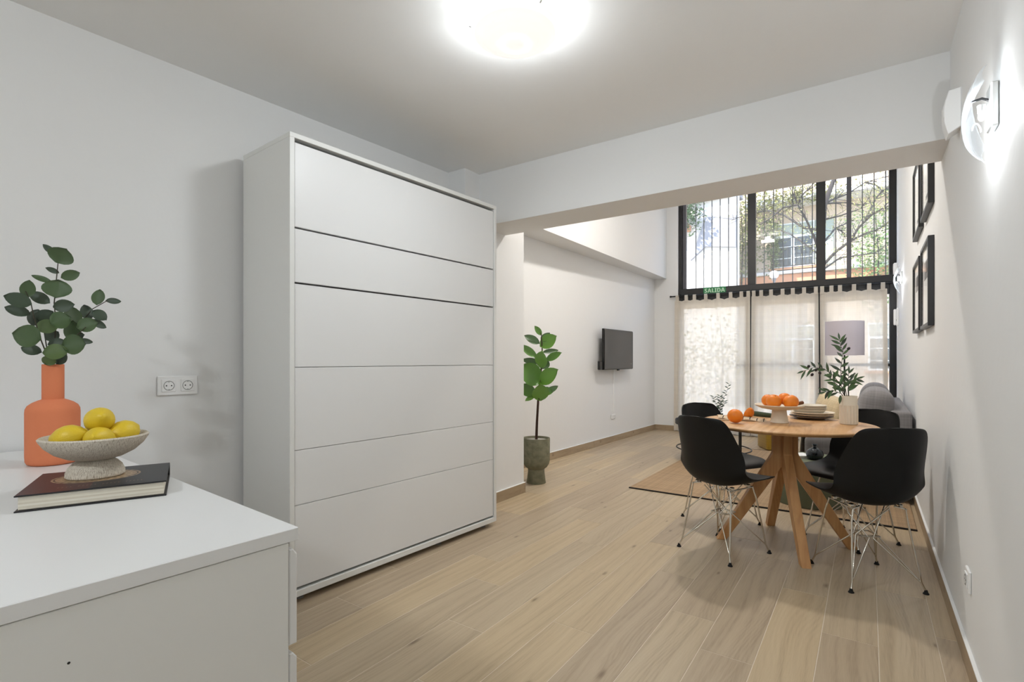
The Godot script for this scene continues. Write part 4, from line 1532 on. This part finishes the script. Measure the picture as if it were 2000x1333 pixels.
func sofa() -> void:
	# stands against the right wall, looking at the television; near end 4.85, far end 7.0
	var root := thing("sofa", "grey fabric sofa along the right wall beyond the table", "sofa")
	var n := 5.10
	var f := 7.05
	var mid := (n + f) / 2
	var put := func(called: String, x0: float, x1: float, y0: float, y1: float, d0: float, d1: float, r: float, mt: Material, bulge := Vector3.ZERO) -> MeshInstance3D:
		return part(called, soft_box(Vector3(x1 - x0, y1 - y0, d1 - d0), r, bulge), mt, root, W((x0 + x1) / 2, (y0 + y1) / 2, (d0 + d1) / 2))
	put.call("base", -0.44, 0.275, 0.09, 0.30, n + 0.01, f, 0.02, m.dark_fabric)
	put.call("backrest", 0.145, 0.285, 0.10, 0.735, n, f, 0.025, m.grey_fabric)
	put.call("seat_cushion", -0.46, 0.15, 0.30, 0.49, n + 0.02, mid - 0.005, 0.05, m.dark_fabric, Vector3(0.0, 0.012, 0.0))
	put.call("seat_cushion", -0.46, 0.15, 0.30, 0.49, mid + 0.005, f - 0.02, 0.05, m.dark_fabric, Vector3(0.0, 0.012, 0.0))
	for d in [[n + 0.09, mid - 0.01], [6.50, f - 0.03]]:
		var c: MeshInstance3D = put.call("back_cushion", -0.06, 0.16, 0.50, 0.89, d[0], d[1], 0.085, m.grey_fabric, Vector3(0.03, 0.015, 0.0))
		c.rotate_z(-0.10)
	for x in [-0.38, 0.22]:
		for d in [n + 0.08, f - 0.08]:
			part("foot", lathe_mesh([Vector2(0, 0), Vector2(0.018, 0), Vector2(0.026, 0.095), Vector2(0, 0.095)], 16), m.black_metal, root, W(x, 0.009 if x < 0.2 else 0.009, d))
	var c1 := solo("cushion", soft_box(Vector3(0.11, 0.23, 0.34), 0.045, Vector3(0.05, 0.0, 0.0)), m.beige_fabric, "large plain beige cushion leaning on the sofa", "cushion", W(-0.30, 0.675, 6.03), Basis.IDENTITY, "cushions on the sofa")
	c1.rotation = Vector3(0.2, 0.75, -0.2)
	var c2 := solo("cushion", soft_box(Vector3(0.11, 0.30, 0.36), 0.05, Vector3(0.05, 0.0, 0.0)), m.tan_fabric, "tan brown cushion tucked behind the beige one on the sofa", "cushion", W(0.0, 0.66, 6.28), Basis.IDENTITY, "cushions on the sofa")
	c2.rotation = Vector3(0, 0.2, -0.12)
	# cream throw over the seat edge
	var rows := []
	for i in 15:
		var row := []
		for j in 13:
			var t := i / 14.0
			var s := j / 12.0
			var run := t * 0.62
			var x := -0.12 - run
			var y := 0.506
			if x < -0.485:
				y = 0.506 - (-0.485 - x) * 1.3
				x = -0.485 - 0.03 * t
			row.append(W(x, y + 0.004 * sin(s * 19.0 + t * 3.0), 5.28 + s * 0.55 + 0.03 * sin(t * 6.0)) + Vector3(0.008 * sin(s * 23.0) if y < 0.5 else 0.0, 0.006, 0))
		rows.append(row)
	var st := begin()
	slab(st, rows, 0.006)
	solo("throw_blanket", st.commit(), m.cream_fabric, "cream throw hanging over the front of the sofa seat", "blanket")


func fig(at: Vector3) -> void:
	var root := sprig("fiddle_leaf_fig", "fiddle-leaf fig with big glossy leaves in the sage planter", "plant", at)
	var k := 0.00122
	var P := func(x: float, y: float, z: float) -> Vector3: return Vector3((x - 200.0) * k, (940.0 - y) * k - 0.0, z)
	var trunk := []
	for q in [[200, 965, 0], [206, 800, 0.0], [215, 640, 0.01], [228, 500, 0.0], [240, 380, -0.01], [246, 250, 0.0], [240, 140, 0.005], [225, 105, 0.0]]:
		trunk.append(P.call(q[0], q[1], q[2]))
	part("trunk", tube_mesh(trunk, [0.014, 0.012, 0.011, 0.009, 0.008, 0.006, 0.004, 0.002], 10), m.bark, root)
	# stalk x, y, tip x, y, width, depth of tip, tone
	var leaves := [[240, 140, 192, 72, 40, 0.02, 0], [225, 205, 118, 142, 62, 0.0, 2], [232, 228, 345, 150, 100, 0.04, 1], [205, 310, 90, 218, 55, 0.03, 0], [248, 270, 365, 252, 36, -0.05, 2], [275, 330, 382, 275, 56, 0.06, 0], [235, 350, 96, 325, 46, -0.04, 2], [238, 385, 245, 268, 95, 0.08, 1],
		[235, 500, 88, 380, 150, 0.09, 0], [225, 505, 352, 405, 105, 0.09, 1], [195, 590, 72, 530, 86, 0.03, 0], [232, 635, 232, 515, 110, 0.10, 1], [270, 585, 362, 530, 46, -0.04, 2], [190, 598, 122, 634, 34, 0.06, 1], [240, 400, 285, 330, 70, -0.06, 2], [225, 470, 165, 400, 80, -0.06, 2], [238, 560, 320, 575, 60, 0.02, 0], [240, 190, 300, 122, 56, -0.03, 2]]
	var r := RandomNumberGenerator.new()
	r.seed = 23
	for q in leaves:
		var a: Vector3 = P.call(q[0], q[1], 0.0)
		var b: Vector3 = P.call(q[2], q[3], q[5])
		part("leaf", leaf_mesh((b - a).length() * 1.08, q[4] * k * 1.2, 0.7, 0.2, 0.06), m.fig[q[6]], root, a, facing(Vector3(r.randf_range(-0.4, 0.4), r.randf_range(0.2, 0.7), 1.0), b - a))


func twigs(at: Vector3) -> void:
	var root := sprig("olive_twig", "thin twigs with small dark leaves in the pot on the tray table", "plant", at)
	var r := RandomNumberGenerator.new()
	r.seed = 29
	for q in [[0.10, 0.36, 0.0], [0.0, 0.22, 0.03], [-0.07, 0.20, -0.03], [0.05, 0.16, 0.04]]:
		var tip := Vector3(q[0], q[1], q[2])
		var pts := [Vector3(0, -0.03, 0), tip * 0.35 + Vector3(-0.02 * signf(q[0]), 0.01, 0), tip * 0.7, tip]
		part("stem", tube_mesh(pts, [0.0022, 0.002, 0.0015, 0.0008], 6), m.stem, root)
		for i in range(1, 4):
			for s in 5:
				var p: Vector3 = pts[i - 1].lerp(pts[i], (s + 0.5) / 5.0)
				if p.y < 0.01:
					continue
				var side := Vector3(1.0 if s % 2 else -1.0, r.randf_range(0.2, 0.8), r.randf_range(-0.6, 0.6))
				part("leaf", leaf_mesh(r.randf_range(0.034, 0.05), 0.012, 0.1, 0.2, 0.1), m.olive[2], root, p, facing(Vector3(r.randf_range(-0.4, 0.4), r.randf_range(0.1, 0.9), 0.8), side))


# ------------------------------------------------------------------ lamps, sockets, frames
func socket(called: String, label: String, at: Vector3, turn: float, gangs: int, size := 1.0) -> Node3D:
	# plate in local x/y, z out of the wall
	var root := thing(called, label, "socket", at, turn)
	var w := (0.082 if gangs == 1 else 0.152) * size
	part("plate", box_mesh(Vector3(w, 0.082 * size, 0.009), 0.003, Vector3(0, 0, 0.0045)), m.white_plastic, root)
	for g in gangs:
		var x := (g - (gangs - 1) / 2.0) * 0.071 * size
		var ins := part("insert", box_mesh(Vector3(0.052, 0.052, 0.004) * size, 0.0015, Vector3(0, 0, 0.0105)), m.white_plastic, root, Vector3(x, 0, 0))
		var cup := Basis(Vector3.RIGHT, PI / 2)
		part("well", lathe_mesh([Vector2(0.0195 * size, 0.0130), Vector2(0.0205 * size, 0.0135), Vector2(0.0195 * size, 0.0140), Vector2(0.0185 * size, 0.0128), Vector2(0, 0.0127)], 28), m.grey_plastic, ins, Vector3.ZERO, cup)
		part("well_floor", lathe_mesh([Vector2(0.0182 * size, 0.0126), Vector2(0.0180 * size, 0.0132), Vector2(0, 0.0132)], 28), m.white_plastic, ins, Vector3.ZERO, cup)
		for s in [-1.0, 1.0]:
			part("pin_hole", lathe_mesh([Vector2(0.0027 * size, 0.0130), Vector2(0.0027 * size, 0.0136), Vector2(0, 0.0136)], 10), m.hole, ins, Vector3(s * 0.0095 * size, 0, 0), cup)
			part("earth_clip", box_mesh(Vector3(0.005, 0.004, 0.002) * size, 0.0003, Vector3(0, s * 0.0165 * size, 0.0142)), m.brushed, ins)
	return root


func ceiling_lamp(at: Vector3, label: String, energy: float, leak: float, color: Color) -> void:
	var root := thing("ceiling_lamp", label, "ceiling lamp", at, 0.0, "round glass ceiling lamps")
	part("base_plate", lathe_mesh([Vector2(0, -0.03), Vector2(0.11, -0.03), Vector2(0.118, -0.024), Vector2(0.118, 0), Vector2(0, 0)], 48), m.white_plastic, root)
	# pressed glass bowl with a swirl of low steps, open at the top
	var prof := []
	for i in 15:
		var a := PI / 2 * i / 14.0
		var r := 0.182 * sin(a)
		var y := -0.118 + 0.078 * (1.0 - cos(a))
		if i in [4, 7, 10, 12]:
			r += 0.0025
			y -= 0.0025
		prof.append(Vector2(r, y))
	prof.append(Vector2(0.184, -0.036))
	prof.append(Vector2(0.182, -0.034))
	prof.append(Vector2(0.176, -0.038))
	for i in range(12, -1, -1):
		var a := PI / 2 * i / 14.0
		prof.append(Vector2(0.176 * sin(a), -0.113 + 0.075 * (1.0 - cos(a))))
	part("glass_bowl", lathe_mesh(prof, 64), m.lamp_glass, root)
	for k in 3:
		var ang := 0.4 + k * TAU / 3
		var d := Vector3(cos(ang), 0, sin(ang))
		part("clip", tube_mesh([d * 0.11 + Vector3(0, -0.012, 0), d * 0.186 + Vector3(0, -0.02, 0), d * 0.187 + Vector3(0, -0.045, 0), d * 0.176 + Vector3(0, -0.05, 0)], 0.0035, 8), m.brushed, root)
	# light that leaks up round the rim, and the broad light from the face of the bowl
	lamp("ceiling_lamp_light", at + Vector3(0, -0.085, 0), leak, 0.06, color)
	var al := AreaLight3D.new()
	al.name = "ceiling_lamp_face_light"
	al.area_size = Vector2(0.24, 0.24)
	al.light_energy = energy
	al.light_color = color
	al.area_range = 30.0
	al.shadow_enabled = true
	add_child(al)
	al.position = at + Vector3(0, -0.124, 0)
	al.rotation.x = -PI / 2


func sconce(at: Vector3, label: String, energy: float, size := 1.0) -> void:
	# local z out of the wall (towards -X), x along the wall
	var root := thing("wall_lamp", label, "wall lamp", at, -PI / 2, "glass wall lamps")
	root.scale = Vector3.ONE * size
	part("wall_plate", box_mesh(Vector3(0.075, 0.135, 0.020), 0.004, Vector3(0, 0.02, 0.010)), m.brushed, root)
	part("arm", tube_mesh([Vector3(0, 0.045, 0.018), Vector3(0, 0.055, 0.035), Vector3(0, 0.05, 0.062)], 0.004, 8), m.black_metal, root)
	part("lamp_holder", lathe_mesh([Vector2(0, 0), Vector2(0.010, 0), Vector2(0.011, 0.022), Vector2(0, 0.022)], 16), m.brushed, root, Vector3(0, 0.012, 0.036))
	part("bulb", lathe_mesh(ball(0.009, 1.7, 10), 14), m.bulb, root, Vector3(0, 0.0, 0.036))
	# bent glass leaf, wide at the middle and pointed at both ends, standing off the wall
	var rows := []
	for i in 19:
		var t := i / 18.0
		var half := 0.082 * pow(sin(PI * clampf(t, 0.02, 0.98)), 0.75)
		var y := lerpf(-0.125, 0.135, t)
		var row := []
		for j in 9:
			var s := j / 4.0 - 1.0
			row.append(Vector3(half * s, y + 0.02 * s, 0.082 - 0.045 * pow(2.0 * t - 1.0, 2) - 0.010 * s * s))
		rows.append(row)
	var st := begin()
	slab(st, rows, 0.004)
	part("glass_shade", st.commit(), m.shade_glass, root)
	var hook := []
	for k in 13:
		var a := PI * k / 12.0
		hook.append(Vector3(0.02 + 0.014 * cos(a), -0.052 + 0.024 * sin(a), 0.05 + 0.012 * cos(a)))
	part("glass_clip", tube_mesh(hook, 0.0022, 6), m.brushed, root)
	lamp("wall_lamp_light", at + Vector3(-0.036 * size, 0.0, 0), energy, 0.012)


func frame_picture(d0: float, d1: float, y0: float, y1: float, label: String, printed: int) -> void:
	var root := thing("picture_frame", label, "picture", W(XR, (y0 + y1) / 2, (d0 + d1) / 2), -PI / 2, "black framed prints on the right wall")
	var w := d1 - d0
	var h := y1 - y0
	var t := 0.022
	for s in [-1.0, 1.0]:
		part("stile", box_mesh(Vector3(t, h, 0.03), 0.002, Vector3(s * (w - t) / 2, 0, 0.015)), m.frame_black, root)
		part("rail", box_mesh(Vector3(w - 2 * t, t, 0.03), 0.002, Vector3(0, s * (h - t) / 2, 0.015)), m.frame_black, root)
	part("print", box_mesh(Vector3(w - 2 * t, h - 2 * t, 0.006), 0.0005, Vector3(0, 0, 0.012)), m.print_paper, root)
	if printed == 1:
		part("printed_figure", box_mesh(Vector3(w * 0.62, h * 0.22, 0.0006), 0.0002, Vector3(0, h * 0.20, 0.0155)), m.print_grey, root)
		part("printed_figure", box_mesh(Vector3(w * 0.22, h * 0.13, 0.0006), 0.0002, Vector3(0.03, h * 0.22, 0.0162)), m.print_dark, root)
	elif printed == 2:
		part("printed_figure", box_mesh(Vector3(w * 0.30, h * 0.05, 0.0006), 0.0002, Vector3(0.02, -h * 0.30, 0.0155)), m.print_grey, root)
	part("glazing", box_mesh(Vector3(w - 2 * t, h - 2 * t, 0.002), 0.0004, Vector3(0, 0, 0.024)), m.print_glass, root)


func build_fittings() -> void:
	var cool := Color(0.955, 0.98, 1.0)
	ceiling_lamp(W(-1.20, CEIL, 1.745), "round frosted glass ceiling lamp with swirl rings, lit", 0.54, 0.19, cool)
	ceiling_lamp(W(-0.9, CEIL, -1.3), "second round glass ceiling lamp in the back of the room", 0.76, 0.66, cool)
	ceiling_lamp(W(-1.36, 3.82, 4.75), "round glass ceiling lamp high above the sitting area", 2.35, 0.8, Color(1.0, 0.98, 0.955))
	sconce(W(XR, 1.868, 2.03), "lit wall lamp with bent clear glass shade high on the right wall", 0.11, 0.95)
	sconce(W(XR, 2.03, 7.05), "small lit glass wall lamp beside the high window", 0.10)
	# motion sensor in the corner below the ceiling
	var al := thing("motion_sensor", "white curved alarm sensor in the corner where beam meets right wall", "sensor", W(XR, 2.172, 2.775), 0.0)
	var st := begin()
	extrude(st, [Vector2(0.0, -0.075), Vector2(-0.040, -0.100), Vector2(-0.052, -0.05), Vector2(-0.054, 0.0), Vector2(-0.050, 0.04), Vector2(-0.038, 0.078), Vector2(0.0, 0.082)], 0.085)
	part("housing", st.commit(), m.white_plastic, al)
	part("lens", box_mesh(Vector3(0.004, 0.05, 0.06), 0.001, Vector3(-0.0525, 0.0, 0)), m.white_plastic, al)
	# double socket on the left wall
	var g := atan2(-0.0696, 1.0)
	socket("wall_socket", "white double wall socket above the chest beside the wall bed", W(-2.7415, 1.026, 1.108), PI / 2 + g, 2, 1.12)
	socket("wall_socket", "single white socket low on the right wall behind the near chair", W(XR, 0.335, 2.52), -PI / 2, 1, 1.0)
	frame_picture(4.42, 4.98, 1.35, 1.855, "framed print in the lower row of the right wall, farther from us", 1)
	frame_picture(3.75, 4.28, 1.345, 1.86, "framed print in the lower row of the right wall, nearer to us", 1)
	frame_picture(4.42, 4.98, 2.05, 2.56, "framed print in the upper row of the right wall, farther from us", 2)
	frame_picture(3.75, 4.28, 2.045, 2.56, "framed print in the upper row of the right wall, nearer to us", 2)
	var sn := thing("door_sensor", "small white sensor box where the transom meets the right wall", "sensor", W(XR, 2.30, 8.1), -PI / 2)
	part("housing", box_mesh(Vector3(0.07, 0.15, 0.05), 0.012, Vector3(0, 0, 0.025)), m.white_plastic, sn)
	part("lens", box_mesh(Vector3(0.045, 0.05, 0.004), 0.001, Vector3(0, 0.02, 0.051)), m.grey_plastic, sn)
	var ic := thing("intercom", "white intercom handset on the right wall next to the door frame", "intercom", W(XR, 1.68, 7.95), -PI / 2)
	part("back_plate", box_mesh(Vector3(0.11, 0.22, 0.022), 0.006, Vector3(0, 0, 0.011)), m.white_plastic, ic)
	part("handset", soft_box(Vector3(0.045, 0.20, 0.03), 0.012), m.white_plastic, ic, Vector3(-0.025, 0, 0.035))
	part("button", box_mesh(Vector3(0.02, 0.02, 0.004), 0.001, Vector3(0.03, -0.04, 0.024)), m.grey_plastic, ic)
	var sw := thing("switch_plate", "white switch plate under the intercom on the right wall", "switch", W(XR, 1.46, 7.95), -PI / 2)
	part("plate", box_mesh(Vector3(0.08, 0.08, 0.009), 0.003, Vector3(0, 0, 0.0045)), m.white_plastic, sw)
	part("rocker", box_mesh(Vector3(0.05, 0.05, 0.006), 0.002, Vector3(0, 0, 0.011)), m.white_plastic, sw)


# ------------------------------------------------------------------ the street
func at_depth(px: float, py: float, d: float) -> Vector3:
	var a := (px - 1000.0) / 1000.0
	var t := d / (a * sin(YAW) + cos(YAW))
	var q := from_eye(a * t, t)
	return W(q.x, EYE + (703.0 - py) / 1000.0 * t, q.y)


func build_outside() -> void:
	struct_box("ground_street", -30.0, 30.0, -0.35, -0.16, 8.7, 40.0, m.pavement)
	house()
	# white garden house on the left
	var wh := thing("white_house", "white rendered house with a pale grey pitched side, left through the window", "building", W(-5.85, -0.16, 16.5))
	part("wall", box_mesh(Vector3(5.9, 6.4, 0.3), 0.01, Vector3(-0.3, 3.2, 0)), m.stucco_white, wh)
	var st := begin()
	extrude(st, [Vector2(1.3, 4.4), Vector2(1.75, 4.78), Vector2(2.62, 4.66), Vector2(2.62, 5.62), Vector2(1.75, 5.68)], 0.1, Transform3D(Basis.IDENTITY, Vector3(0, 0, 0.2)))
	part("side_panel", st.commit(), m.stucco_grey, wh)
	part("cornice", box_mesh(Vector3(5.8, 0.22, 0.5), 0.02, Vector3(-0.4, 6.3, 0.1)), m.stucco_white, wh)
	part("terrace_slab", box_mesh(Vector3(1.7, 0.20, 0.6), 0.02, Vector3(0.45, 5.42, 0.4)), m.brick_band, wh)
	part("roof", box_mesh(Vector3(5.9, 0.16, 1.6), 0.02, Vector3(-0.4, 6.5, -0.4)), m.stucco_grey, wh)
	for x in [-2.2, -0.9]:
		var wn := part("window", box_mesh(Vector3(0.75, 1.2, 0.06), 0.01, Vector3(x, 2.3, 0.17)), m.pale_paint, wh)
		part("pane", box_mesh(Vector3(0.6, 1.05, 0.02), 0.004, Vector3(x, 2.3, 0.205)), m.dark_pane, wn)
	# ivy and shrubs as separate plants
	foliage("ivy", "pale green climber covering the wall between the two houses", at_depth(1448, 470, 18.75), Vector3(0.75, 1.6, 0.3), 900, 1, Color(0.50, 0.53, 0.33))
	foliage("ivy", "green climber on the house front at the right of the window view", at_depth(1712, 500, 18.3), Vector3(0.75, 1.5, 0.3), 900, 2, Color(0.40, 0.52, 0.30))
	foliage("ivy", "climber around the shuttered window across the street", at_depth(1508, 475, 18.5), Vector3(0.28, 0.9, 0.2), 420, 3, Color(0.36, 0.42, 0.26))
	foliage("balcony_plants", "leafy plants along the upper balcony across the street", at_depth(1545, 388, 18.1), Vector3(1.7, 0.28, 0.3), 700, 4, Color(0.47, 0.48, 0.27))
	foliage("terrace_plants", "dark green plants on the terrace of the white house", at_depth(1340, 418, 15.9), Vector3(0.45, 0.55, 0.3), 420, 5, Color(0.25, 0.36, 0.22))
	foliage("hedge", "clipped hedge low on the far pavement", W(-3.4, 1.2, 15.2), Vector3(2.6, 1.2, 0.5), 1500, 6, Color(0.42, 0.47, 0.30))
	street_tree()
	# globe street lamp
	var gp := at_depth(1512, 537, 13.0)
	var sl := thing("street_lamp", "white globe street lamp on a thin post beyond the window", "street lamp", Vector3(gp.x, -0.16, gp.z))
	var top := gp.y + 0.16
	part("post", tube_mesh([Vector3.ZERO, Vector3(0, top - 0.12, 0)], 0.025, 12), m.frame_grey, sl)
	part("base", lathe_mesh([Vector2(0, 0), Vector2(0.12, 0), Vector2(0.11, 0.05), Vector2(0.05, 0.3), Vector2(0, 0.3)], 20), m.frame_grey, sl)
	part("collar", lathe_mesh([Vector2(0, 0), Vector2(0.035, 0), Vector2(0.05, 0.06), Vector2(0, 0.06)], 20), m.frame_grey, sl, Vector3(0, top - 0.14, 0))
	part("globe", lathe_mesh(ball(0.095, 1.0, 16), 28), m.opal, sl, Vector3(0, top, 0))


func house() -> void:
	var d := 19.0
	var root := thing("apartment_house", "sunlit cream house front with shuttered windows across the street", "building", W(0, -0.16, d))
	part("wall", box_mesh(Vector3(26, 11, 0.4), 0.01, Vector3(-1, 5.5, -0.2)), m.stucco, root)
	for y in [3.95, 7.2]:
		part("brick_band", box_mesh(Vector3(26, 0.32, 0.08), 0.01, Vector3(-1, y, 0.04)), m.brick_band, root)
		part("ledge", box_mesh(Vector3(26, 0.10, 0.22), 0.01, Vector3(-1, y + 0.22, 0.11)), m.stucco_white, root)
	part("balcony_slab", box_mesh(Vector3(4.2, 0.16, 0.9), 0.02, Vector3(-1.2, 6.35, 0.45)), m.stucco_white, root)
	var rail := begin()
	cbox(rail, Vector3(-1.2, 7.25, 0.86), Vector3(4.2, 0.05, 0.05), 0.01)
	part("balcony_rail", rail.commit(), m.pale_paint, root)
	for k in 22:
		part("baluster", box_mesh(Vector3(0.025, 0.85, 0.025), 0.003, Vector3(-3.2 + k * 0.19, 6.85, 0.86)), m.pale_paint, root)
	for q in [[-2.02, 5.05, true], [2.2, 5.05, true], [-6.0, 5.05, true], [-2.02, 8.5, false], [2.2, 8.5, false], [-2.02, 1.7, false], [0.6, 1.7, false]]:
		var w := 1.22
		var h := 1.45
		var wn := part("window", box_mesh(Vector3(w, h, 0.08), 0.01, Vector3.ZERO), m.pale_paint, root, Vector3(q[0], q[1], 0.04))
		for s in [-1.0, 1.0]:
			part("pane", box_mesh(Vector3(w / 2 - 0.10, h * 0.62, 0.02), 0.004, Vector3(s * w / 4, -h * 0.14, 0.045)), m.dark_pane, wn)
			for y in [-0.42, -0.05]:
				part("glazing_bar", box_mesh(Vector3(w / 2 - 0.10, 0.02, 0.02), 0.003, Vector3(s * w / 4, y, 0.062)), m.pale_paint, wn)
		part("roller_shutter", box_mesh(Vector3(w - 0.06, h * 0.24, 0.05), 0.01, Vector3(0, h * 0.35, 0.05)), m.shutter, wn)
		part("sill", box_mesh(Vector3(w + 0.2, 0.07, 0.22), 0.01, Vector3(0, -h / 2 - 0.04, 0.08)), m.brick_band, wn)
		if q[2]:
			part("side_shutter", box_mesh(Vector3(0.5, h, 0.05), 0.01, Vector3(w / 2 + 0.27, 0, 0.03)), m.shutter, wn)
			var gr := begin()
			for k in 11:
				cbox(gr, Vector3(-w / 2 + k * w / 10, -h * 0.28, 0.22), Vector3(0.018, h * 0.42, 0.018), 0.003)
			for y in [-0.48, -0.07]:
				cbox(gr, Vector3(0, h * y, 0.22), Vector3(w + 0.05, 0.03, 0.03), 0.004)
			part("window_guard", gr.commit(), m.iron, wn)


func foliage(called: String, label: String, at: Vector3, half: Vector3, count: int, seed_: int, tint: Color) -> void:
	var root := thing(called, label, "plant", at)
	var r := RandomNumberGenerator.new()
	r.seed = 100 + seed_
	var mm := MultiMesh.new()
	mm.transform_format = MultiMesh.TRANSFORM_3D
	mm.use_colors = true
	mm.mesh = leaf_mesh(0.075, 0.042, 0.5, 0.2, 0.1)
	mm.instance_count = count * 2
	var base := tint.srgb_to_linear()
	for i in count * 2:
		var p := Vector3(r.randfn(0, 0.5), r.randfn(0, 0.5), r.randfn(0, 0.5)).limit_length(1.3) * half
		var b := Basis.from_euler(Vector3(r.randf_range(-2, 2), r.randf() * TAU, r.randf_range(-2, 2))).scaled(Vector3.ONE * r.randf_range(0.7, 1.5))
		mm.set_instance_transform(i, Transform3D(b, p))
		var f := r.randf_range(0.7, 1.35)
		mm.set_instance_color(i, Color(base.r * f * r.randf_range(0.9, 1.2), base.g * f, base.b * f))
	var o := MultiMeshInstance3D.new()
	o.name = "leaves"
	o.multimesh = mm
	o.material_override = m.street_leaf
	o.set_meta("kind", "stuff")
	root.add_child(o)
	part("stalk", tube_mesh([Vector3(0, -half.y, 0), Vector3(0.05, 0, 0.02), Vector3(-0.03, half.y * 0.8, 0)], [0.03, 0.022, 0.01], 6), m.tree_bark, root)


func street_tree() -> void:
	var d := 13.0
	var foot := at_depth(1604, 703, d)
	var root := thing("street_tree", "nearly bare street tree with thin dark branches before the house", "tree", Vector3(foot.x, -0.16, foot.z))
	var o := root.position
	var P := func(px: float, py: float, dd: float) -> Vector3: return at_depth(px, py, d + dd) - o
	var r := RandomNumberGenerator.new()
	r.seed = 41
	part("trunk", tube_mesh([Vector3.ZERO, P.call(1606, 640, 0), P.call(1602, 540, 0), P.call(1606, 440, 0.1), P.call(1610, 400, 0.1), P.call(1628, 352, 0.2), P.call(1640, 290, 0.3)], [0.11, 0.09, 0.075, 0.065, 0.055, 0.042, 0.03], 12), m.tree_bark, root)
	var branches := [[[1606, 520, 0], [1632, 492, -0.3], [1660, 472, -0.5], [1676, 446, -0.6], [1690, 432, -0.7], [1705, 418, -0.8], [1722, 408, -0.9], [1750, 398, -1.0]],
		[[1690, 432, -0.7], [1702, 404, -0.6], [1712, 386, -0.5], [1722, 373, -0.5], [1750, 362, -0.4]],
		[[1604, 530, 0], [1640, 504, 0.4], [1690, 497, 0.7], [1708, 494, 0.9], [1724, 486, 1.0]],
		[[1603, 500, 0], [1590, 463, -0.4], [1575, 430, -0.6], [1558, 400, -0.8], [1552, 384, -0.9], [1540, 362, -0.9]],
		[[1558, 400, -0.8], [1568, 380, -0.9], [1590, 358, -1.0]],
		[[1558, 400, -0.8], [1530, 406, -0.7], [1508, 424, -0.6], [1488, 438, -0.5], [1470, 446, -0.4]],
		[[1603, 500, 0], [1562, 470, 0.3], [1540, 456, 0.5], [1528, 452, 0.6]],
		[[1609, 398, 0.1], [1632, 388, 0.4], [1656, 379, 0.6], [1690, 356, 0.9], [1735, 344, 1.1]],
		[[1609, 398, 0.1], [1650, 396, 0.6], [1690, 402, 0.9]],
		[[1605, 478, 0], [1632, 446, 0.4], [1650, 438, 0.6], [1668, 430, 0.7]],
		[[1632, 446, 0.4], [1644, 452, 0.5], [1652, 466, 0.6]],
		[[1606, 450, 0.1], [1570, 445, 0.5], [1530, 420, 0.8], [1500, 412, 1.0], [1462, 418, 1.2], [1430, 430, 1.3]],
		[[1606, 430, 0.1], [1640, 422, 0.3], [1680, 408, 0.2], [1700, 384, 0.1]],
		[[1690, 356, 0.9], [1712, 362, 1.0], [1725, 374, 1.0]],
		[[1660, 472, -0.5], [1690, 456, -0.4], [1716, 448, -0.3], [1745, 430, -0.2]]]
	var tips := []
	for b in branches:
		var pts := []
		var rr := []
		for i in b.size():
			pts.append(P.call(b[i][0], b[i][1], b[i][2]))
			rr.append(lerpf(0.032, 0.008, float(i) / (b.size() - 1)) * (1.0 if b.size() > 5 else 0.7))
		part("branch", tube_mesh(pts, rr, 8), m.tree_bark, root)
		for i in range(1, pts.size()):
			tips.append([pts[i - 1], pts[i]])
	# twigs and the last leaves
	var tw := begin()
	var spots := []
	for q in tips:
		for k in 5:
			var a: Vector3 = q[0].lerp(q[1], r.randf())
			var dir: Vector3 = (q[1] - q[0]).normalized()
			var go := (dir + Vector3(r.randf_range(-1, 1), r.randf_range(-0.7, 0.9), r.randf_range(-1, 1)) * 0.9).normalized()
			var long := r.randf_range(0.15, 0.5)
			var e := a + go * long
			var mid := a.lerp(e, 0.5) + Vector3(r.randf_range(-1, 1), r.randf_range(-1, 1), r.randf_range(-1, 1)) * 0.03
			tube(tw, [a, mid, e], [0.007, 0.005, 0.003], 5)
			for s in 10:
				spots.append(mid.lerp(e, r.randf()) + Vector3(r.randfn(0, 0.08), r.randfn(0, 0.08), r.randfn(0, 0.08)))
	part("twigs", tw.commit(), m.tree_bark, root).set_meta("kind", "stuff")
	var mm := MultiMesh.new()
	mm.transform_format = MultiMesh.TRANSFORM_3D
	mm.use_colors = true
	mm.mesh = leaf_mesh(0.038, 0.02, 0.4, 0.2, 0.1)
	mm.instance_count = spots.size()
	var base := Color(0.60, 0.60, 0.36).srgb_to_linear()
	for i in spots.size():
		mm.set_instance_transform(i, Transform3D(Basis.from_euler(Vector3(r.randf_range(-2, 2), r.randf() * TAU, r.randf_range(-2, 2))), spots[i]))
		var f := r.randf_range(0.7, 1.4)
		mm.set_instance_color(i, Color(base.r * f, base.g * f, base.b * f))
	var o2 := MultiMeshInstance3D.new()
	o2.name = "leaves"
	o2.multimesh = mm
	o2.material_override = m.street_leaf
	o2.set_meta("kind", "stuff")
	root.add_child(o2)
